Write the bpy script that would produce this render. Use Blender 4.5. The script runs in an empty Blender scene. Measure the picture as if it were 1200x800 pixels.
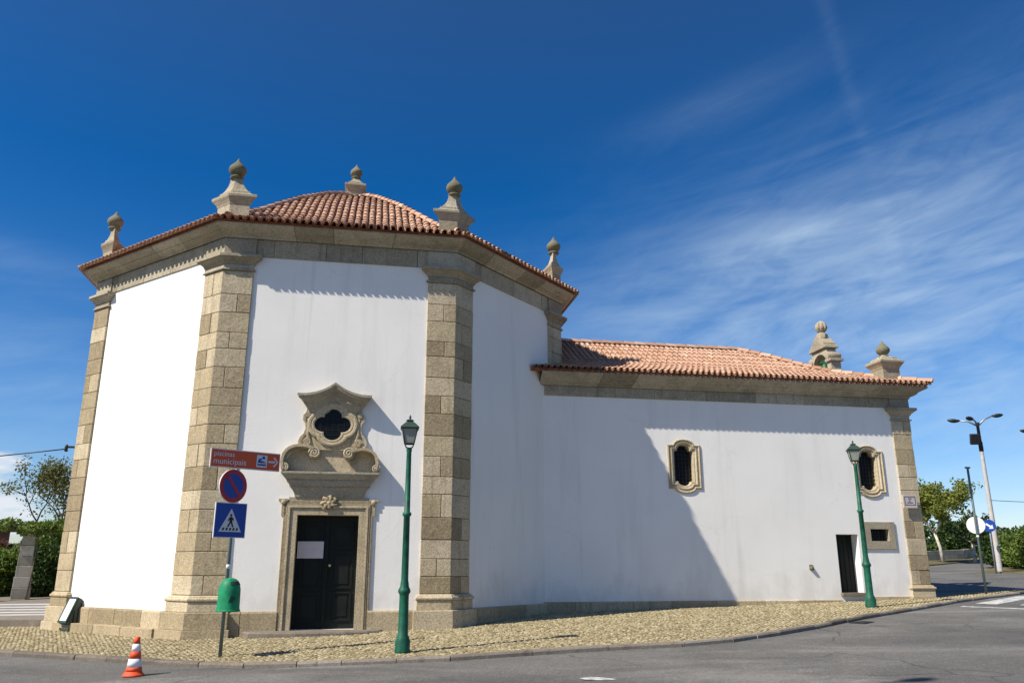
import bpy, bmesh, math, random
from mathutils import Vector, Matrix
random.seed(7)
R = math.radians
S = bpy.context.scene
COL = S.collection

# ------------------------------------------------------------ camera, light, exposure
cam = bpy.data.cameras.new('camera'); camo = bpy.data.objects.new('camera', cam); COL.objects.link(camo)
camo.location = (0, 0, 1.6); camo.rotation_euler = (R(90 + 15.54), 0, 0)
cam.sensor_width = 36; cam.lens = 28.4; cam.clip_end = 6000; cam.clip_start = .05
S.camera = camo
SUN_AZ, SUN_EL = 237.5, 46.5            # compass angle from +Y towards +X, elevation
sl = bpy.data.lights.new('sun', 'SUN'); sl.energy = 5.0; sl.angle = R(.53); sl.color = (1, .93, .82)
so = bpy.data.objects.new('sun', sl); COL.objects.link(so)
sd = Vector((math.sin(R(SUN_AZ)) * math.cos(R(SUN_EL)), math.cos(R(SUN_AZ)) * math.cos(R(SUN_EL)), math.sin(R(SUN_EL))))
so.rotation_euler = (-sd).to_track_quat('-Z', 'Y').to_euler(); so.location = sd * 60
vs = S.view_settings; vs.view_transform = 'Standard'; vs.look = 'None'; vs.exposure = 0.45; vs.gamma = 1; vs.use_curve_mapping = False

def nd(t, kind, **k):
    n = t.nodes.new(kind)
    for a, b in k.items():
        if a.startswith('i_'): n.inputs[a[2:]].default_value = b
        else: setattr(n, a, b)
    return n
def mth(t, op, a, b=None, c=None, clamp=False):
    n = t.nodes.new('ShaderNodeMath'); n.operation = op; n.use_clamp = clamp
    for i, v in enumerate((a, b, c)):
        if v is None: continue
        if isinstance(v, (int, float)): n.inputs[i].default_value = v
        else: t.links.new(v, n.inputs[i])
    return n.outputs[0]
def mixc(t, f, a, b, mode='MIX'):
    n = t.nodes.new('ShaderNodeMix'); n.data_type = 'RGBA'; n.blend_type = mode
    for s, v in ((0, f), (6, a), (7, b)):
        if isinstance(v, (int, float)): n.inputs[s].default_value = v
        elif isinstance(v, tuple): n.inputs[s].default_value = (*v, 1)[:4]
        else: t.links.new(v, n.inputs[s])
    return n.outputs[2]
def ramp(t, f, stops):
    n = t.nodes.new('ShaderNodeValToRGB'); e = n.color_ramp.elements
    while len(e) < len(stops): e.new(.5)
    for el, (p, c) in zip(e, stops):
        el.position = p; el.color = (*c, 1) if isinstance(c, tuple) else (c, c, c, 1)
    t.links.new(f, n.inputs[0]); return n.outputs[0]

def make_world():
    w = bpy.data.worlds.new('World'); S.world = w; w.use_nodes = True
    t = w.node_tree; t.nodes.clear(); L = t.links.new
    out = nd(t, 'ShaderNodeOutputWorld'); bg = nd(t, 'ShaderNodeBackground'); bg.inputs[1].default_value = .05
    sky = nd(t, 'ShaderNodeTexSky'); sky.sky_type = 'NISHITA'; sky.sun_disc = False
    sky.sun_elevation = R(SUN_EL); sky.sun_rotation = R(SUN_AZ); sky.air_density = 1.0; sky.dust_density = .6; sky.ozone_density = 2.6
    tc = nd(t, 'ShaderNodeTexCoord'); D = tc.outputs['Generated']
    sx = nd(t, 'ShaderNodeSeparateXYZ'); L(D, sx.inputs[0]); x, y, z = sx.outputs
    az = mth(t, 'MULTIPLY', mth(t, 'ARCTAN2', x, y), 57.2958)
    el = mth(t, 'MULTIPLY', mth(t, 'ARCSINE', z), 57.2958)
    hs = nd(t, 'ShaderNodeHueSaturation'); L(mth(t, 'ADD', 1.25, mth(t, 'MULTIPLY', .14, mth(t, 'MULTIPLY', mth(t, 'SUBTRACT', 40, el), .07, clamp=True))), hs.inputs[1]); hs.inputs[2].default_value = 1.0; L(mixc(t, 1.0, sky.outputs[0], (1.05, 1.06, 1.21), 'MULTIPLY'), hs.inputs[4])
    def gauss(a0, sa, e0, se, rot=0):
        da = mth(t, 'SUBTRACT', az, a0); de = mth(t, 'SUBTRACT', el, e0)
        c, s = math.cos(R(rot)), math.sin(R(rot))
        p = mth(t, 'ADD', mth(t, 'MULTIPLY', da, c / sa), mth(t, 'MULTIPLY', de, s / sa))
        q = mth(t, 'ADD', mth(t, 'MULTIPLY', da, -s / se), mth(t, 'MULTIPLY', de, c / se))
        r2 = mth(t, 'ADD', mth(t, 'MULTIPLY', p, p), mth(t, 'MULTIPLY', q, q))
        return mth(t, 'EXPONENT', mth(t, 'MULTIPLY', r2, -1.0))
    def streak(rot, sl_, sc, seed, det=6, dist=.8):
        c, s = math.cos(R(rot)), math.sin(R(rot))
        a = mth(t, 'ADD', mth(t, 'MULTIPLY', az, c * sl_), mth(t, 'MULTIPLY', el, s * sl_))
        b = mth(t, 'ADD', mth(t, 'MULTIPLY', az, -s * sc), mth(t, 'MULTIPLY', el, c * sc))
        cb = nd(t, 'ShaderNodeCombineXYZ'); L(a, cb.inputs[0]); L(b, cb.inputs[1]); cb.inputs[2].default_value = seed
        n = nd(t, 'ShaderNodeTexNoise'); n.inputs['Scale'].default_value = 1; n.inputs['Detail'].default_value = det
        n.inputs['Roughness'].default_value = .58; n.inputs['Distortion'].default_value = dist
        L(cb.outputs[0], n.inputs['Vector']); return n.outputs[0]
    add = lambda *v: v[0] if len(v) == 1 else mth(t, 'ADD', v[0], add(*v[1:]))
    n1 = streak(9, .05, .22, 1.3); n2 = streak(5, .05, .30, 7.7, 5, 1.3); n3 = streak(13, .11, .42, 3.1, 6, 2.0)
    soft = mth(t, 'MULTIPLY', mth(t, 'SUBTRACT', n1, .36, clamp=True), 2.4)
    fine = mth(t, 'MULTIPLY', mth(t, 'SUBTRACT', add(mth(t, 'MULTIPLY', n2, .5), mth(t, 'MULTIPLY', n3, .5)), .42, clamp=True), 4.2)
    body = add(mth(t, 'MULTIPLY', gauss(22, 20, 15.5, 8.5, 14), 1.4), mth(t, 'MULTIPLY', gauss(36, 16, 7, 11, 0), .8), mth(t, 'MULTIPLY', gauss(20, 9, 22, 2.0, 16), .45),
               mth(t, 'MULTIPLY', gauss(-32, 9, 11, 5, 0), .5), mth(t, 'MULTIPLY', gauss(-33, 8, 18, 1.2, -6), .3), mth(t, 'MULTIPLY', gauss(17, 7, 31, 1.2, 12), .22))
    cir = mth(t, 'MULTIPLY', body, add(mth(t, 'MULTIPLY', soft, .30), mth(t, 'MULTIPLY', fine, .165), .085))
    # two old contrails: great circles through the sky
    def trail(nv, w, lo, hi, amp):
        vm = nd(t, 'ShaderNodeVectorMath', operation='DOT_PRODUCT'); L(D, vm.inputs[0]); vm.inputs[1].default_value = nv
        d = mth(t, 'DIVIDE', vm.outputs['Value'], w)
        g = mth(t, 'EXPONENT', mth(t, 'MULTIPLY', mth(t, 'MULTIPLY', d, d), -1))
        m1 = nd(t, 'ShaderNodeMapRange'); m1.inputs[1].default_value = lo; m1.inputs[2].default_value = lo + 5; L(el, m1.inputs[0])
        return mth(t, 'MULTIPLY', mth(t, 'MULTIPLY', g, m1.outputs[0]), mth(t, 'MULTIPLY', add(n1, fine), amp))
    tr = trail((-.8635, .4890, -.1235), .008, 6, 40, .028)
    # low heaps of cumulus far to the left
    cb = nd(t, 'ShaderNodeMapping'); cb.inputs['Scale'].default_value = (9, 9, 30); L(D, cb.inputs[0])
    cn = nd(t, 'ShaderNodeTexNoise'); cn.inputs['Scale'].default_value = 2.6; cn.inputs['Detail'].default_value = 7; cn.inputs['Roughness'].default_value = .55; L(cb.outputs[0], cn.inputs['Vector'])
    cm = add(gauss(-33, 3.6, 6.0, 1.1, 0), gauss(-32.5, 4.2, 3.7, 1.1, 0), gauss(-33, 4.5, 2.3, .8), mth(t, 'MULTIPLY', gauss(-48, 12, 5, 3), .8), mth(t, 'MULTIPLY', gauss(60, 18, 5, 2.5), .7))
    cu = mth(t, 'MULTIPLY', mth(t, 'SUBTRACT', mth(t, 'ADD', mth(t, 'MULTIPLY', cm, .75), cn.outputs[0]), 1.02, clamp=True), 3.2, clamp=True)
    lift = mth(t, 'ADD', 1.12, mth(t, 'MULTIPLY', .85, mth(t, 'EXPONENT', mth(t, 'MULTIPLY', mth(t, 'MAXIMUM', el, 0.0), -.055))))
    lv = nd(t, 'ShaderNodeVectorMath', operation='SCALE'); L(hs.outputs[0], lv.inputs[0]); L(lift, lv.inputs['Scale'])
    c1 = mixc(t, mth(t, 'ADD', cir, tr, clamp=True), lv.outputs[0], (9.0, 11.4, 13.6))
    c2 = mixc(t, cu, c1, (11.5, 12.2, 13.2))
    L(c2, bg.inputs[0]); L(bg.outputs[0], out.inputs[0])
make_world()

# ------------------------------------------------------------ materials
def mat(name, rough=.8, spec=.3):
    m = bpy.data.materials.new(name); m.use_nodes = True; t = m.node_tree; b = t.nodes['Principled BSDF']
    b.inputs['Roughness'].default_value = rough; b.inputs['Specular IOR Level'].default_value = spec
    return m, t, b
def coords(t, sc=(1, 1, 1)):
    tc = nd(t, 'ShaderNodeTexCoord'); mp = nd(t, 'ShaderNodeMapping'); mp.inputs['Scale'].default_value = sc
    t.links.new(tc.outputs['Object'], mp.inputs[0]); return mp.outputs[0]
def noise(t, v, s, d=5, r=.55, dist=0):
    n = nd(t, 'ShaderNodeTexNoise'); n.inputs['Scale'].default_value = s; n.inputs['Detail'].default_value = d
    n.inputs['Roughness'].default_value = r; n.inputs['Distortion'].default_value = dist
    t.links.new(v, n.inputs['Vector']); return n.outputs[0]
def bump(t, b, h, strength, dist):
    n = nd(t, 'ShaderNodeBump'); n.inputs['Strength'].default_value = strength; n.inputs['Distance'].default_value = dist
    t.links.new(h, n.inputs['Height']); t.links.new(n.outputs[0], b.inputs['Normal'])
def attr(t, n='shade'):
    a = nd(t, 'ShaderNodeAttribute'); a.attribute_name = n; return a.outputs['Fac']
def stone_mat(name, c0, c1, c2, lichen=.35, grain=.5):
    m, t, b = mat(name, .9, .2); v = coords(t)
    base = ramp(t, attr(t), [(0, c0), (.5, c1), (1, c2)])
    big = noise(t, v, 1.7, 6, .6); fine = noise(t, v, 34, 5, .8); mid = noise(t, v, 9, 6, .65)
    c = mixc(t, mth(t, 'MULTIPLY', ramp(t, big, [(.48, 0.), (.72, 1.)]), lichen), base, tuple(x * .5 for x in c1))
    c = mixc(t, mth(t, 'MULTIPLY', ramp(t, mid, [(.5, 0.), (.75, 1.)]), .35), c, (c2[0] * 1.15, c2[1] * 1.1, c2[2] * .95))
    run = noise(t, coords(t, (3.2, 3.2, .28)), 2.0, 6, .62)
    c = mixc(t, mth(t, 'MULTIPLY', ramp(t, run, [(.55, 0.), (.72, 1.)]), .5), c, tuple(x * .36 for x in c1))
    c = mixc(t, grain, c, ramp(t, fine, [(.34, .45), (.5, .95), (.66, 1.45)]), 'MULTIPLY')
    t.links.new(c, b.inputs['Base Color'])
    bump(t, b, mth(t, 'ADD', mth(t, 'MULTIPLY', fine, .6), mid), .55, .02); return m
M = {}
M['stone'] = stone_mat('granite_ashlar', (.29, .23, .14), (.45, .365, .23), (.55, .465, .32), .45, .85)
M['weathered'] = stone_mat('weathered_granite', (.29, .25, .18), (.39, .34, .245), (.48, .425, .32), .55, .8)
M['mossy'] = stone_mat('mossy_granite', (.14, .135, .085), (.19, .18, .115), (.24, .22, .15), .6, .7)
M['kerb'] = stone_mat('kerb_granite', (.13, .11, .088), (.21, .18, .145), (.29, .255, .21), .5)
M['cobble'] = stone_mat('cobble_granite', (.17, .135, .07), (.32, .265, .15), (.48, .42, .275), .35, .7)
M['grey_stone'] = stone_mat('grey_granite', (.27, .25, .2), (.36, .335, .275), (.44, .41, .34), .45)
def plaster():
    m, t, b = mat('white_plaster', .85, .2); v = coords(t); vv = coords(t, (1.6, 1.6, .16))
    n = noise(t, v, .6, 6); st = noise(t, vv, 1.3, 7, .62); f = noise(t, v, 30, 4); g = noise(t, v, 4, 5)
    c = mixc(t, mth(t, 'MULTIPLY', ramp(t, n, [(.4, 0.), (.7, 1.)]), .5), (.835, .815, .765), (.74, .722, .68))
    c = mixc(t, mth(t, 'MULTIPLY', ramp(t, st, [(.54, 0.), (.75, 1.)]), .32), c, (.56, .545, .51))
    sp = nd(t, 'ShaderNodeSeparateXYZ'); t.links.new(v, sp.inputs[0]); Z = sp.outputs[2]
    up = noise(t, coords(t, (1, 1, .5)), 1.9, 7, .65)
    tide = mth(t, 'SUBTRACT', mth(t, 'MULTIPLY', up, 2.6), mth(t, 'ADD', mth(t, 'MULTIPLY', Z, .9), .15))       # irregular splash stains near the plinth
    c = mixc(t, mth(t, 'MULTIPLY', ramp(t, tide, [(.0, 0.), (.55, 1.)]), .34), c, (.52, .48, .42))
    dr = noise(t, coords(t, (2.6, 2.6, .10)), 1.5, 6, .6)
    c = mixc(t, mth(t, 'MULTIPLY', ramp(t, dr, [(.6, 0.), (.74, 1.)]), .28), c, (.50, .49, .46))
    vo = nd(t, 'ShaderNodeTexVoronoi'); vo.feature = 'DISTANCE_TO_EDGE'; vo.inputs['Scale'].default_value = .55
    wv = nd(t, 'ShaderNodeVectorMath', operation='ADD'); nz = nd(t, 'ShaderNodeTexNoise'); nz.inputs['Scale'].default_value = 1.6; nz.inputs['Detail'].default_value = 6; t.links.new(v, nz.inputs['Vector'])
    t.links.new(v, wv.inputs[0]); t.links.new(nz.outputs['Color'], wv.inputs[1]); t.links.new(wv.outputs[0], vo.inputs['Vector'])
    crack = mth(t, 'MULTIPLY', ramp(t, vo.outputs['Distance'], [(.0, 1.), (.008, 0.)]), ramp(t, noise(t, v, .45, 3), [(.5, 0.), (.6, 1.)]))
    c = mixc(t, mth(t, 'MULTIPLY', crack, .18), c, (.42, .40, .37))
    t.links.new(c, b.inputs['Base Color']); bump(t, b, mth(t, 'ADD', mth(t, 'MULTIPLY', f, .6), mth(t, 'MULTIPLY', g, .45)), .35, .014); return m
M['plaster'] = plaster()
def tiles():
    m, t, b = mat('terracotta', .8, .25); v = coords(t)
    c = ramp(t, attr(t), [(0, (.33, .175, .11)), (.3, (.45, .26, .17)), (.7, (.51, .315, .215)), (1, (.60, .41, .30))])
    n = noise(t, v, 2.2, 6, .6); f = noise(t, v, 22, 4)
    c = mixc(t, mth(t, 'MULTIPLY', ramp(t, n, [(.5, 0.), (.7, 1.)]), .3), c, (.24, .17, .12))
    c = mixc(t, .5, c, ramp(t, f, [(.3, .7), (.7, 1.2)]), 'MULTIPLY')
    t.links.new(c, b.inputs['Base Color']); bump(t, b, f, .3, .01); return m
M['tile'] = tiles()
M['tile_dark'] = None
def asphalt():
    m, t, b = mat('asphalt', .88, .3); v = coords(t); vs_ = coords(t, (.35, .9, 1))
    n = noise(t, v, .35, 6, .6, .6); st = noise(t, vs_, .55, 7, .62, .8); f = noise(t, v, 60, 3, .8); f2 = noise(t, v, 9, 5, .7)
    c = ramp(t, n, [(.32, (.10, .097, .09)), (.55, (.135, .13, .119)), (.75, (.19, .182, .165))])
    c = mixc(t, mth(t, 'MULTIPLY', ramp(t, st, [(.5, 0.), (.7, 1.)]), .75), c, (.25, .243, .225))
    c = mixc(t, mth(t, 'MULTIPLY', ramp(t, st, [(.3, 1.), (.45, 0.)]), .6), c, (.072, .07, .066))
    va = nd(t, 'ShaderNodeTexVoronoi'); va.inputs['Scale'].default_value = 55; t.links.new(v, va.inputs['Vector'])
    sc_ = nd(t, 'ShaderNodeSeparateColor'); t.links.new(va.outputs['Color'], sc_.inputs[0])
    c = mixc(t, .55, c, ramp(t, sc_.outputs[0], [(.0, .5), (.6, .95), (.93, 1.1), (1., 2.2)]), 'MULTIPLY')
    vo = nd(t, 'ShaderNodeTexVoronoi'); vo.feature = 'DISTANCE_TO_EDGE'; vo.inputs['Scale'].default_value = .32
    wv = nd(t, 'ShaderNodeVectorMath', operation='ADD'); nz = nd(t, 'ShaderNodeTexNoise'); nz.inputs['Scale'].default_value = .9; nz.inputs['Detail'].default_value = 7; t.links.new(v, nz.inputs['Vector'])
    t.links.new(v, wv.inputs[0]); t.links.new(nz.outputs['Color'], wv.inputs[1]); t.links.new(wv.outputs[0], vo.inputs['Vector'])
    crack = mth(t, 'MULTIPLY', ramp(t, vo.outputs['Distance'], [(.0, 1.), (.012, 0.)]), ramp(t, noise(t, v, .2, 3), [(.48, 0.), (.58, 1.)]))
    c = mixc(t, mth(t, 'MULTIPLY', crack, .75), c, (.04, .04, .04))
    c = mixc(t, .75, c, ramp(t, f, [(.3, .55), (.7, 1.45)]), 'MULTIPLY')
    c = mixc(t, .5, c, ramp(t, f2, [(.3, .75), (.7, 1.25)]), 'MULTIPLY')
    t.links.new(c, b.inputs['Base Color']); bump(t, b, f, .5, .01); return m
M['asphalt'] = asphalt()
def simple(name, col, rough=.5, spec=.4, metal=0, var=.12, nscale=6):
    m, t, b = mat(name, rough, spec); b.inputs['Metallic'].default_value = metal
    n = noise(t, coords(t), nscale, 5, .6)
    c = mixc(t, 1, col, ramp(t, n, [(.3, 1 - var), (.7, 1 + var)]), 'MULTIPLY'); t.links.new(c, b.inputs['Base Color'])
    r = nd(t, 'ShaderNodeMapRange'); r.inputs[3].default_value = max(0, rough - .08); r.inputs[4].default_value = min(1, rough + .12); t.links.new(n, r.inputs[0]); t.links.new(r.outputs[0], b.inputs['Roughness'])
    return m
M['mortar'] = simple('mortar', (.13, .105, .07), .95, .1)
M['mortar_pale'] = simple('joint_sand', (.15, .12, .07), .95, .1, 0, .4, 12)
M['green_paint'] = simple('green_paint', (.008, .088, .05), .5, .3, 0, .5, 7)
M['dark_green'] = simple('dark_green_metal', (.03, .055, .04), .45, .5, 0, .3)
M['lamp_glass'] = simple('frosted_glass', (.27, .29, .25), .4, .5, 0, .2, 3)
M['bin_green'] = simple('bin_plastic', (.008, .22, .09), .55, .3, 0, .35, 6)
M['bin_dark'] = simple('dark_rubber', (.02, .04, .03), .6, .3)
M['steel'] = simple('galvanised_steel', (.33, .35, .36), .45, .5, .5, .2)
M['pole_grey'] = simple('painted_steel', (.14, .18, .175), .45, .5, .2, .2)
M['concrete'] = simple('pale_concrete', (.46, .44, .41), .85, .2, 0, .15)
M['black'] = simple('black_metal', (.018, .018, .02), .45, .4)
M['door'] = simple('dark_green_wood', (.006, .009, .007), .55, .25, 0, .4, 3)
M['pane'] = simple('dark_glass', (.006, .008, .009), .3, .15)
M['iron'] = simple('iron', (.014, .014, .015), .6, .4)
M['orange'] = simple('cone_orange', (.72, .085, .025), .55, .3, 0, .3, 9)
M['white'] = simple('white_reflective', (.78, .78, .78), .45, .4, 0, .06)
M['tile_dark'] = simple('terracotta_underside', (.30, .13, .075), .9, .1, 0, .35, 6)
M['paper'] = simple('paper', (.62, .57, .56), .8, .2, 0, .05)
M['brown_sign'] = simple('sign_brown', (.60, .085, .022), .45, .4, 0, .08)
M['red_sign'] = simple('sign_red', (.42, .012, .018), .45, .4, 0, .06)
M['blue_sign'] = simple('sign_blue', (.006, .05, .30), .42, .4, 0, .06)
M['sign_grey'] = simple('sign_white', (.62, .62, .62), .5, .4, 0, .06)
M['sign_black'] = simple('sign_black', (.01, .01, .012), .5, .4)
M['flood_glass'] = simple('flood_glass', (.85, .86, .87), .15, .6, 0, .03)
M['road_paint'] = None
M['bronze'] = simple('green_bronze', (.012, .09, .03), .5, .4)
M['brass'] = simple('brass', (.55, .42, .2), .35, .5, .8)
M['slab'] = simple('pale_slab', (.44, .44, .43), .8, .2, 0, .12, 2)
M['render'] = simple('reddish_render', (.32, .13, .11), .85, .2)
M['marble'] = simple('plaque_marble', (.52, .46, .44), .5, .3, 0, .12, 5)
M['soil'] = simple('dry_earth', (.13, .115, .06), .95, .1, 0, .4, .8)
M['bark'] = simple('bark', (.14, .11, .075), .9, .1, 0, .4, 5)
M['pale_bark'] = simple('pale_bark', (.5, .45, .38), .85, .1, 0, .4, 4)
def paint():
    m, t, b = mat('road_paint', .7, .3); v = coords(t); n = noise(t, v, 5, 7, .7); f = noise(t, v, 50, 3, .8)
    c = mixc(t, ramp(t, mth(t, 'ADD', mth(t, 'MULTIPLY', n, .7), mth(t, 'MULTIPLY', f, .3)), [(.46, 0.), (.58, 1.)]), (.60, .60, .58), (.2, .2, .195))
    t.links.new(c, b.inputs['Base Color']); return m
M['road_paint'] = paint()
def leafmat(name, c0, c1, c2, tr=.25):
    m, t, b = mat(name, .6, .25)
    c = ramp(t, attr(t), [(0, c0), (.5, c1), (1, c2)]); t.links.new(c, b.inputs['Base Color'])
    ts = nd(t, 'ShaderNodeBsdfTranslucent'); t.links.new(mixc(t, 1, c, (1.3, 1.4, .6), 'MULTIPLY'), ts.inputs[0])
    mx = nd(t, 'ShaderNodeMixShader'); mx.inputs[0].default_value = tr; out = t.nodes['Material Output']
    t.links.new(b.outputs[0], mx.inputs[1]); t.links.new(ts.outputs[0], mx.inputs[2]); t.links.new(mx.outputs[0], out.inputs[0]); return m
M['leaf_mid'] = leafmat('leaf_mid', (.06, .10, .018), (.11, .165, .03), (.19, .23, .055), .3)
M['leaf_dark'] = leafmat('leaf_dark', (.022, .045, .012), (.042, .078, .02), (.08, .12, .03), .2)
M['leaf_yellow'] = leafmat('leaf_yellow', (.10, .125, .02), (.19, .215, .04), (.29, .30, .075), .35)
M['leaf_red'] = leafmat('leaf_red', (.11, .05, .03), (.17, .075, .05), (.22, .14, .08), .25)
M['leaf_olive'] = leafmat('leaf_olive', (.07, .08, .025), (.13, .14, .045), (.22, .19, .08), .3)

# ------------------------------------------------------------ mesh builder
class MB:
    def __init__(s): s.v = []; s.f = []; s.sh = []; s.sm = []; s.mi = []
    def add(s, vs, fs, sh=None, smooth=False, mi=0):
        o = len(s.v); s.v += [tuple(p) for p in vs]
        q = random.random() if sh is None else sh
        for f in fs: s.f.append([i + o for i in f]); s.sh.append(q); s.sm.append(smooth); s.mi.append(mi)
    def box(s, c, d, sh=None, rot=None, mi=0, bev=0):
        hx, hy, hz = d[0] / 2, d[1] / 2, d[2] / 2
        p = [Vector((sx * hx, sy * hy, sz * hz)) for sz in (-1, 1) for sx, sy in ((-1, -1), (1, -1), (1, 1), (-1, 1))]
        if rot is not None: p = [rot @ q for q in p]
        c = Vector(c); s.add([q + c for q in p], [(3, 2, 1, 0), (4, 5, 6, 7), (0, 1, 5, 4), (1, 2, 6, 5), (2, 3, 7, 6), (3, 0, 4, 7)], sh, False, mi)
    def loft(s, rows, closed=True, caps=True, sh=None, smooth=False, mi=0):
        n = len(rows[0]); vs = [p for r in rows for p in r]; fs = []
        for k in range(len(rows) - 1):
            for i in range(n if closed else n - 1):
                j = (i + 1) % n; fs.append((k * n + i, k * n + j, (k + 1) * n + j, (k + 1) * n + i))
        if caps and closed: fs += [tuple(range(n - 1, -1, -1)), tuple((len(rows) - 1) * n + i for i in range(n))]
        s.add(vs, fs, sh, smooth, mi)
    def prism(s, poly, z0, z1, sh=None, mi=0):
        s.loft([[(x, y, z0) for x, y in poly], [(x, y, z1) for x, y in poly]], sh=sh, mi=mi)
    def lathe(s, prof, n=20, c=(0, 0, 0), sh=None, smooth=True, mi=0, rot=None):
        rows = []
        for r, z in prof:
            rw = [Vector((r * math.cos(2 * math.pi * i / n), r * math.sin(2 * math.pi * i / n), z)) for i in range(n)]
            if rot is not None: rw = [rot @ p for p in rw]
            rows.append([p + Vector(c) for p in rw])
        s.loft(rows, sh=sh, smooth=smooth, mi=mi)
    def tube(s, pts, rads, n=8, sh=None, smooth=True, mi=0):
        pts = [Vector(p) for p in pts]
        if not hasattr(rads, '__len__'): rads = [rads] * len(pts)
        rows = []; up = Vector((0, 0, 1)); a = None
        for i, p in enumerate(pts):
            d = (pts[min(i + 1, len(pts) - 1)] - pts[max(i - 1, 0)]).normalized()
            if a is None: a = d.cross(up if abs(d.z) < .95 else Vector((1, 0, 0))).normalized()
            a = (a - d * a.dot(d)).normalized(); b = d.cross(a)
            rows.append([p + (a * math.cos(2 * math.pi * k / n) + b * math.sin(2 * math.pi * k / n)) * rads[i] for k in range(n)])
        s.loft(rows, sh=sh, smooth=smooth, mi=mi)
    def build(s, name, m, parent=None, bevel=0):
        me = bpy.data.meshes.new(name); me.from_pydata(s.v, [], s.f)
        ms = m if isinstance(m, (list, tuple)) else [m]
        for q in ms: me.materials.append(q)
        me.polygons.foreach_set('use_smooth', s.sm); me.polygons.foreach_set('material_index', s.mi)
        a = me.attributes.new('shade', 'FLOAT', 'FACE'); a.data.foreach_set('value', s.sh)
        me.update()
        bm = bmesh.new(); bm.from_mesh(me); bmesh.ops.recalc_face_normals(bm, faces=bm.faces); bm.to_mesh(me); bm.free()
        o = bpy.data.objects.new(name, me); COL.objects.link(o)
        if parent: o.parent = parent
        if bevel:
            b = o.modifiers.new('bevel', 'BEVEL'); b.width = bevel; b.segments = 2; b.limit_method = 'ANGLE'; b.angle_limit = R(40)
        return o
def tag(o, label=None, cat=None, group=None, kind=None):
    for k, v in (('label', label), ('category', cat), ('group', group), ('kind', kind)):
        if v: o[k] = v
    return o
def thing(name, label, cat, loc=(0, 0, 0), rz=0, group=None):
    o = bpy.data.objects.new(name, None); o.empty_display_size = .3; COL.objects.link(o); o.location = loc; o.rotation_euler = (0, 0, rz)
    return tag(o, label, cat, group)
def copy_tree(o, parent=None):
    c = o.copy(); COL.objects.link(c)
    if parent: c.parent = parent
    for ch in list(o.children): copy_tree(ch, c)
    return c
def text_mesh(name, s, size, m, parent, loc, rot, ext=.003):
    cu = bpy.data.curves.new(name, 'FONT'); cu.body = s; cu.size = size; cu.extrude = ext; cu.align_x = 'LEFT'; cu.align_y = 'CENTER'
    tmp = bpy.data.objects.new(name, cu); COL.objects.link(tmp); bpy.context.view_layer.update()
    me = bpy.data.meshes.new_from_object(tmp.evaluated_get(bpy.context.evaluated_depsgraph_get())); bpy.data.objects.remove(tmp)
    me.materials.clear(); me.materials.append(m)
    o = bpy.data.objects.new(name, me); COL.objects.link(o); o.parent = parent; o.location = loc; o.rotation_euler = rot; return o

# ------------------------------------------------------------ ground, road, pavement
def sl_(v, lo, hi):
    if v > hi: return hi + 25 * (1 - math.exp(-(v - hi) / 25))
    if v < lo: return lo - 15 * (1 - math.exp((v - lo) / 15))
    return v
def G(x, y): return -.144 + .022 * sl_(x, -45, 60) + .027 * sl_(y, -20, 85)
mb = MB(); xs = [-900, -500, -250, -140, -100, -80] + list(range(-60, 81, 10)) + [95, 110, 140, 200, 400, 900]
ys = [-300, -120, -60, -40, -30] + list(range(-20, 101, 10)) + [115, 130, 160, 220, 400, 1200]
mb.add([(x, y, G(x, y) - .09) for y in ys for x in xs], [(j * len(xs) + i, j * len(xs) + i + 1, (j + 1) * len(xs) + i + 1, (j + 1) * len(xs) + i) for j in range(len(ys) - 1) for i in range(len(xs) - 1)], .5)
tag(mb.build('ground', M['soil']), kind='structure')
def sheet(name, poly, dz, m, th=0):
    mb = MB()
    if th: mb.loft([[(x, y, G(x, y) + dz - th) for x, y in poly], [(x, y, G(x, y) + dz) for x, y in poly]], sh=.5)
    else: mb.add([(x, y, G(x, y) + dz) for x, y in poly], [tuple(range(len(poly)))], .5)
    return tag(mb.build(name, m), kind='structure')
sheet('road', [(-45, -20), (60, -20), (60, 85), (-45, 85)], -.078, M['asphalt'])
KERB = [(-30, 26), (-16, 19.25), (-9.95, 16.32), (-8.4, 15.55), (-6.94, 14.87), (-5.9, 14.32), (-5.02, 13.92), (-4.23, 13.68), (-3.4, 13.68), (-2.71, 13.74), (-1, 13.94), (.32, 14.38), (1.64, 14.79), (2.96, 15.04), (3.95, 15.5), (5.1, 16.4), (6.08, 17.28), (7.75, 18.99), (10.35, 21.3), (11.85, 22.71), (13.4, 23.95), (15.0, 25.1), (15.6, 25.7), (15.6, 26.2)]
INNER = [(15.0, 26.2), (13.6, 25.4), (12.7, 24.6), (12.3, 24.2), (11, 24.6), (1, 23), (-5, 24), (-10.6, 21.2), (-11.9, 21.32), (-13.3, 21.65), (-26, 24.7), (-30, 27)]
PAVE = KERB + INNER
def inside(x, y, P):
    c = False; j = len(P) - 1
    for i in range(len(P)):
        (x1, y1), (x2, y2) = P[i], P[j]
        if (y1 > y) != (y2 > y) and x < (x2 - x1) * (y - y1) / (y2 - y1) + x1: c = not c
        j = i
    return c
CO = Vector((-5.19, 24.478, 0)); CA = R(90 - 79.67); ca, sa = math.cos(CA), math.sin(CA)
def loc_uv(x, y): dx, dy = x - CO.x, y - CO.y; return dx * ca + dy * sa, -dx * sa + dy * ca
def wor(u, v): return CO.x + u * ca - v * sa, CO.y + u * sa + v * ca
def in_chapel(x, y):
    u, v = loc_uv(x, y)
    if max(abs(u) , abs(v)) < 6.35 and (abs(u) + abs(v)) / 1.4142 < 6.35: return True
    return 4 < u < 16.4 and abs(v) < 3.6
pv = sheet('pavement', PAVE, -.022, M['mortar_pale'], .075)
mb = MB()
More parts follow.
